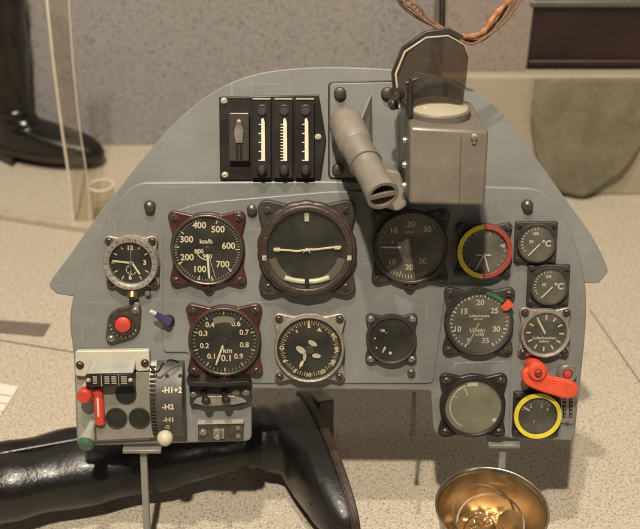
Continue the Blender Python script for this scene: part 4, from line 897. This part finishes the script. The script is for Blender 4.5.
def zdrum(y): t = (c1.y - y) / Hd; return T1 + 0.008 + 0.022 * math.sin(PI * min(max(t, 0.001), 0.999)) ** 0.7
for s, yy in (('-H1+2', 388), ('-H2', 403.5), ('-H1', 417), ('-0', 426)):
    q = P(172, yy, T1 + 0.02); y = q.y
    sub = B(); text(sub, s, 0, 0, 0.0082, 0, 0, 0.03)
    xs = [v_.co.x for v_ in sub.verts]; sh_ = c1.x + 0.0075 - min(xs)
    for v_ in sub.verts: yv = y + v_.co.y; v_.co = Vector((v_.co.x + sh_, yv, zdrum(yv) + 0.0006))
    me_ = bpy.data.meshes.new('tmp'); sub.to_mesh(me_); sub.free(); bm.from_mesh(me_); bpy.data.meshes.remove(me_)
fin('drum_lettering', bm, CREAM, dr, smooth=False)
bm = B()
for k in range(19):
    t = (k + 1) / 20; y = c1.y - Hd * t; zz = T1 + 0.006 + 0.021 * math.sin(PI * t) ** 0.7
    box(bm, c1.x - 0.0065, c1.x - 0.0008, y - 0.0010, y + 0.0010, T1 + 0.001, zz)
fin('toothed_edge', bm, DSTEEL, dr)
bm = B(); prev = None
for i in range(n + 1):
    t = i / n; y = c1.y - Hd * t; zz = T1 + 0.005 + 0.019 * math.sin(PI * t) ** 0.7
    ring = [bm.verts.new((c1.x - 0.007, y, T1 + 0.0005)), bm.verts.new((c1.x - 0.007, y, zz)), bm.verts.new((c1.x - 0.0004, y, zz)), bm.verts.new((c1.x - 0.0004, y, T1 + 0.0005))]
    if prev:
        for k in range(4): bm.faces.new((prev[k], prev[(k + 1) % 4], ring[(k + 1) % 4], ring[k]))
    else: bm.faces.new(ring)
    prev = ring
bm.faces.new(prev[::-1]); fin('toothed_drum', bm, ALU, dr)
for x in (167, 180):
    q = P(x, 376, T1 + 0.02); bm = B(); z = zdrum(q.y); lathe(bm, [(0, z - 0.002), (0.002, z - 0.002), (0.002, z + 0.001), (0, z + 0.001)], 16, c=(q.x, q.y)); fin('rivet', bm, BROWN, dr)
bm = B(); tube(bm, cat([P(150, 366, T1 + 0.02), P(157, 372, T1 + 0.032), P(163, 364, T1 + 0.034), P(170, 360, T1 + 0.03), P(178, 362, T1 + 0.02)], 6), 0.0012, 8); fin('wire_link', bm, BLACK, dr)
bm = B(); q = P(165, 438, T1 + 0.03); lathe(bm, [(0, -0.0085), (0.0045, -0.0075), (0.0078, -0.004), (0.0088, 0), (0.0078, 0.004), (0.0045, 0.0075), (0, 0.0085)], 32, M=Matrix.Translation(q)); cyl(bm, (q.x, q.y + 0.004, T1 + 0.004), q, 0.002); fin('cream_knob', bm, mat('bone_plastic', (0.52, 0.45, 0.33), 0.35, 0, 0.1, 60), dr)
# switches
bm = B(); pxpoly(bm, [(189, 384), (250, 382), (252, 402), (240, 407), (190, 406)], T1 - 0.001, T1 + 0.008, 2); o = fin('switch_box', bm, CHAR, root, bevel=0.001, label='wide dark switch unit with two black levers')
bm = B(); pxpoly(bm, [(186, 379), (192, 382), (220, 383), (248, 381), (251, 384), (222, 387), (188, 386)], T1 + 0.006, T1 + 0.022, 1.0); fin('hood', bm, BLACK, o, bevel=0.0008)
bm = B(); pxpoly(bm, [(193, 403), (196, 399), (207, 396), (234, 396), (243, 399), (247, 402), (232, 405), (205, 406)], T1 + 0.007, T1 + 0.012, 1); fin('chrome_strip', bm, STEEL, o, bevel=0.0006)
for x, y in ((206, 401), (226, 400)):
    bm = B(); cyl(bm, P(x - 3, y - 10, T1 + 0.006), P(x, y, T1 + 0.022), 0.0026, 0.0034); q = P(x, y, T1 + 0.022); lathe(bm, [(0, -0.005), (0.0038, -0.003), (0.005, 0), (0.0038, 0.003), (0, 0.005)], 20, M=Matrix.Translation(q)); fin('switch_lever', bm, BLACK, o)
for x, y in ((193, 394), (236, 392), (246, 392)): q = P(x, y, T1 + 0.008); screw(o, q.x, q.y, T1 + 0.008, 0.003, STEEL)
bm = B(); pxpoly(bm, [(198, 424), (243, 423), (243, 441), (198, 441)], T1 - 0.001, T1 + 0.005, 1); o = fin('selector_switch', bm, DSTEEL, root, bevel=0.0008, label='small dark rectangular switch plate at bottom')
bm = B(); pxpoly(bm, [(197.5, 422.6), (243.5, 421.6), (243.5, 423.4), (197.5, 424.4)], T1, T1 + 0.007, 0.4); fin('top_edge', bm, FADED, o)
bm = B(); box(bm, *[f for f in (P(214, 430, T1).x, P(225, 430, T1).x, P(220, 436, T1).y, P(220, 427, T1).y)], T1 + 0.005, T1 + 0.008); cyl(bm, P(220, 430, T1 + 0.008), P(217, 438, T1 + 0.020), 0.0025, 0.0032); fin('switch_lever', bm, STEEL, o, bevel=0.0004)
for x, y in ((203, 432), (238, 428), (238, 436)): q = P(x, y, T1 + 0.005); screw(o, q.x, q.y, T1 + 0.005, 0.003 if x < 210 else 0.002, STEEL)

# ------------------------------------------------------------------ stand
base_l = PM @ P(143, 443, -0.006); base_r = PM @ P(503, 438, -0.006)
st = place_root('panel_stand', (0, base_l.y, 0)); tag(st, 'thin grey metal stand with two rods carrying the instrument panel', 'stand')
for b_, (x0, x1, y0) in ((base_l, (122, 162, 443)), (base_r, (489, 522, 437.5))):
    o_ = b_ - st.location
    bm = B(); wd = (x1 - x0) * K / 2; box(bm, o_.x - wd, o_.x + wd, o_.y - 0.012, o_.y + 0.03, o_.z - 0.005, o_.z + 0.000); fin('support_shelf', bm, FRAME, st, bevel=0.0008)
    bm = B(); yq = lambda y, z: [Vector((o_.x - 0.0038, y - 0.004, z)), Vector((o_.x + 0.0038, y - 0.004, z)), Vector((o_.x + 0.0038, y + 0.004, z)), Vector((o_.x - 0.0038, y + 0.004, z))]
    hexa(bm, yq(o_.y - 0.045, 0.0055), yq(o_.y, o_.z - 0.0045)); fin('rod', bm, FRAME, st, bevel=0.001)
bm = B(); box(bm, base_l.x - 0.06, base_r.x + 0.06, -0.20, -0.035, 0.0006, 0.006); fin('base_plate', bm, FRAME, st, bevel=0.001)
bm = B(); q = PM @ P(414, 392, -0.004); q2 = PM @ P(413, 434, -0.004); cyl(bm, q - st.location, q2 - st.location, 0.0022); cyl(bm, q2 - st.location + Vector((0, 0, -0.001)), q2 - st.location + Vector((0, 0, 0.003)), 0.0034)
o = fin('hanging_pin', bm, DSTEEL, root); o.parent = root; o.matrix_parent_inverse = Matrix.Identity(4); o.data.transform(PMI @ Matrix.Translation(st.location))

# ------------------------------------------------------------------ cords above the sight and thin post
CB = place_root('cord_bundle', (0, 0, 0)); tag(CB, 'twisted brown cords wound with orange leather looping above the gunsight', 'cord')
def cords(name, label, sets, m, group='cords hanging behind the gunsight', cat_='cord'):
    bm = B()
    for pts, r_ in sets: tube(bm, cat([PM @ P(x, y, w) for x, y, w in pts], 8), r_, 7)
    return fin(name, bm, m, CB)
WC = 0.055
cords('cord', 'twisted brown cord bundle looping above the gunsight', [
    ([(388, -30, WC), (398, 0, WC), (412, 14, WC), (432, 25, WC), (452, 33, WC), (468, 41, WC), (484, 39, WC), (500, 22, WC), (514, 4, WC), (530, -24, WC)], 0.0016),
    ([(391, -30, WC + .006), (401, -2, WC + .006), (414, 10, WC + .006), (430, 24, WC + .006), (450, 34, WC + .004), (470, 44, WC + .006), (486, 37, WC + .005), (503, 24, WC + .006), (517, 6, WC + .006), (533, -22, WC + .006)], 0.0012),
    ([(398, -30, WC - .004), (406, -4, WC - .004), (420, 8, WC - .004), (428, 18, WC - .003), (447, 30, WC), (472, 38, WC - .003), (490, 30, WC - .004), (505, 10, WC - .004), (520, -20, WC - .004)], 0.0014)], CORD)
bm = B(); pc = cat([PM @ P(x, y, WC + 0.003) for x, y in [(450, 33), (460, 36), (470, 37), (480, 34), (487, 28), (494, 17), (502, 8), (512, -4), (520, -24)]], 6)
tube(bm, pc, lambda t: (0.0029 + 0.0012 * noise.noise(Vector((t * 14, 0, 0))) + 0.0006 * math.sin(t * 47)) * (0.35 + 0.65 * min(1, t * 4)), 9); fin('leather_wrap', bm, CORD2, CB, label='frayed orange wrap on the right side')
bm = B(); pc = cat([PM @ P(x, y, WC - 0.002) for x, y in [(396, -24), (403, -2), (413, 8), (420, 14), (427, 24)]], 6)
tube(bm, pc, lambda t: 0.0036 * (1 - t * 0.6) + 0.0007 * math.sin(t * 50), 8); fin('leather_wrap', bm, CORD, CB, label='dark brown wrap on the left side')
bm = B(); a_ = PM @ P(442, 29, 0.05); b_ = PM @ P(443, -160, 0.05)
cyl(bm, a_, b_, 0.0028, 0.0028, 12); tag(fin('suspension_rod', bm, BLACK), 'thin black rod rising above the gunsight glass', 'rod')

# ------------------------------------------------------------------ light
world = bpy.data.worlds.new('World'); scene.world = world; world.use_nodes = True
bg = world.node_tree.nodes['Background']; bg.inputs[0].default_value = (0.95, 0.90, 0.83, 1); bg.inputs[1].default_value = 0.075
def lamp(name, loc, tgt, watts, size, col, spot=None):
    l = bpy.data.lights.new(name, 'SPOT' if spot else 'AREA'); l.energy = watts; l.color = col
    if spot: l.spot_size = R(spot); l.spot_blend = 0.6; l.shadow_soft_size = size
    else: l.shape = 'DISK'; l.size = size
    o = bpy.data.objects.new(name, l); COL.objects.link(o); o.location = loc
    o.rotation_euler = (Vector(tgt) - Vector(loc)).to_track_quat('-Z', 'Y').to_euler(); return o
T = Vector((0, 0.95, 0.33))
ke, ka = R(60), R(-8)
kl = T + 2.6 * Vector((math.sin(ka) * math.cos(ke), -math.cos(ka) * math.cos(ke), math.sin(ke)))
lamp('key_lamp', kl, T + Vector((0, 0.2, 0)), 78, 0.08, (1.0, 0.885, 0.73))
ke, ka = R(77), R(-16)
kl = T + 2.3 * Vector((math.sin(ka) * math.cos(ke), -math.cos(ka) * math.cos(ke), math.sin(ke)))
lamp('overhead_lamp', kl, T + Vector((0, 0.15, 0)), 32, 0.06, (1.0, 0.87, 0.70))
lamp('added_fill_lamp', (1.3, -0.7, 1.7), (0.15, 0.95, 0.3), 3.5, 0.5, (1.0, 0.9, 0.76))  # added front fill for the room's ambient light, no actual fixture
lamp('wall_lamp', (-0.5, 0.9, 2.2), (-0.3, 1.9, 0.9), 4, 0.2, (0.95, 0.88, 0.85))

scene.view_settings.view_transform = 'Standard'; scene.view_settings.look = 'None'; scene.view_settings.exposure = 0; scene.view_settings.gamma = 1
scene.render.engine = 'CYCLES'
scene.render.resolution_x = 1024; scene.render.resolution_y = 846
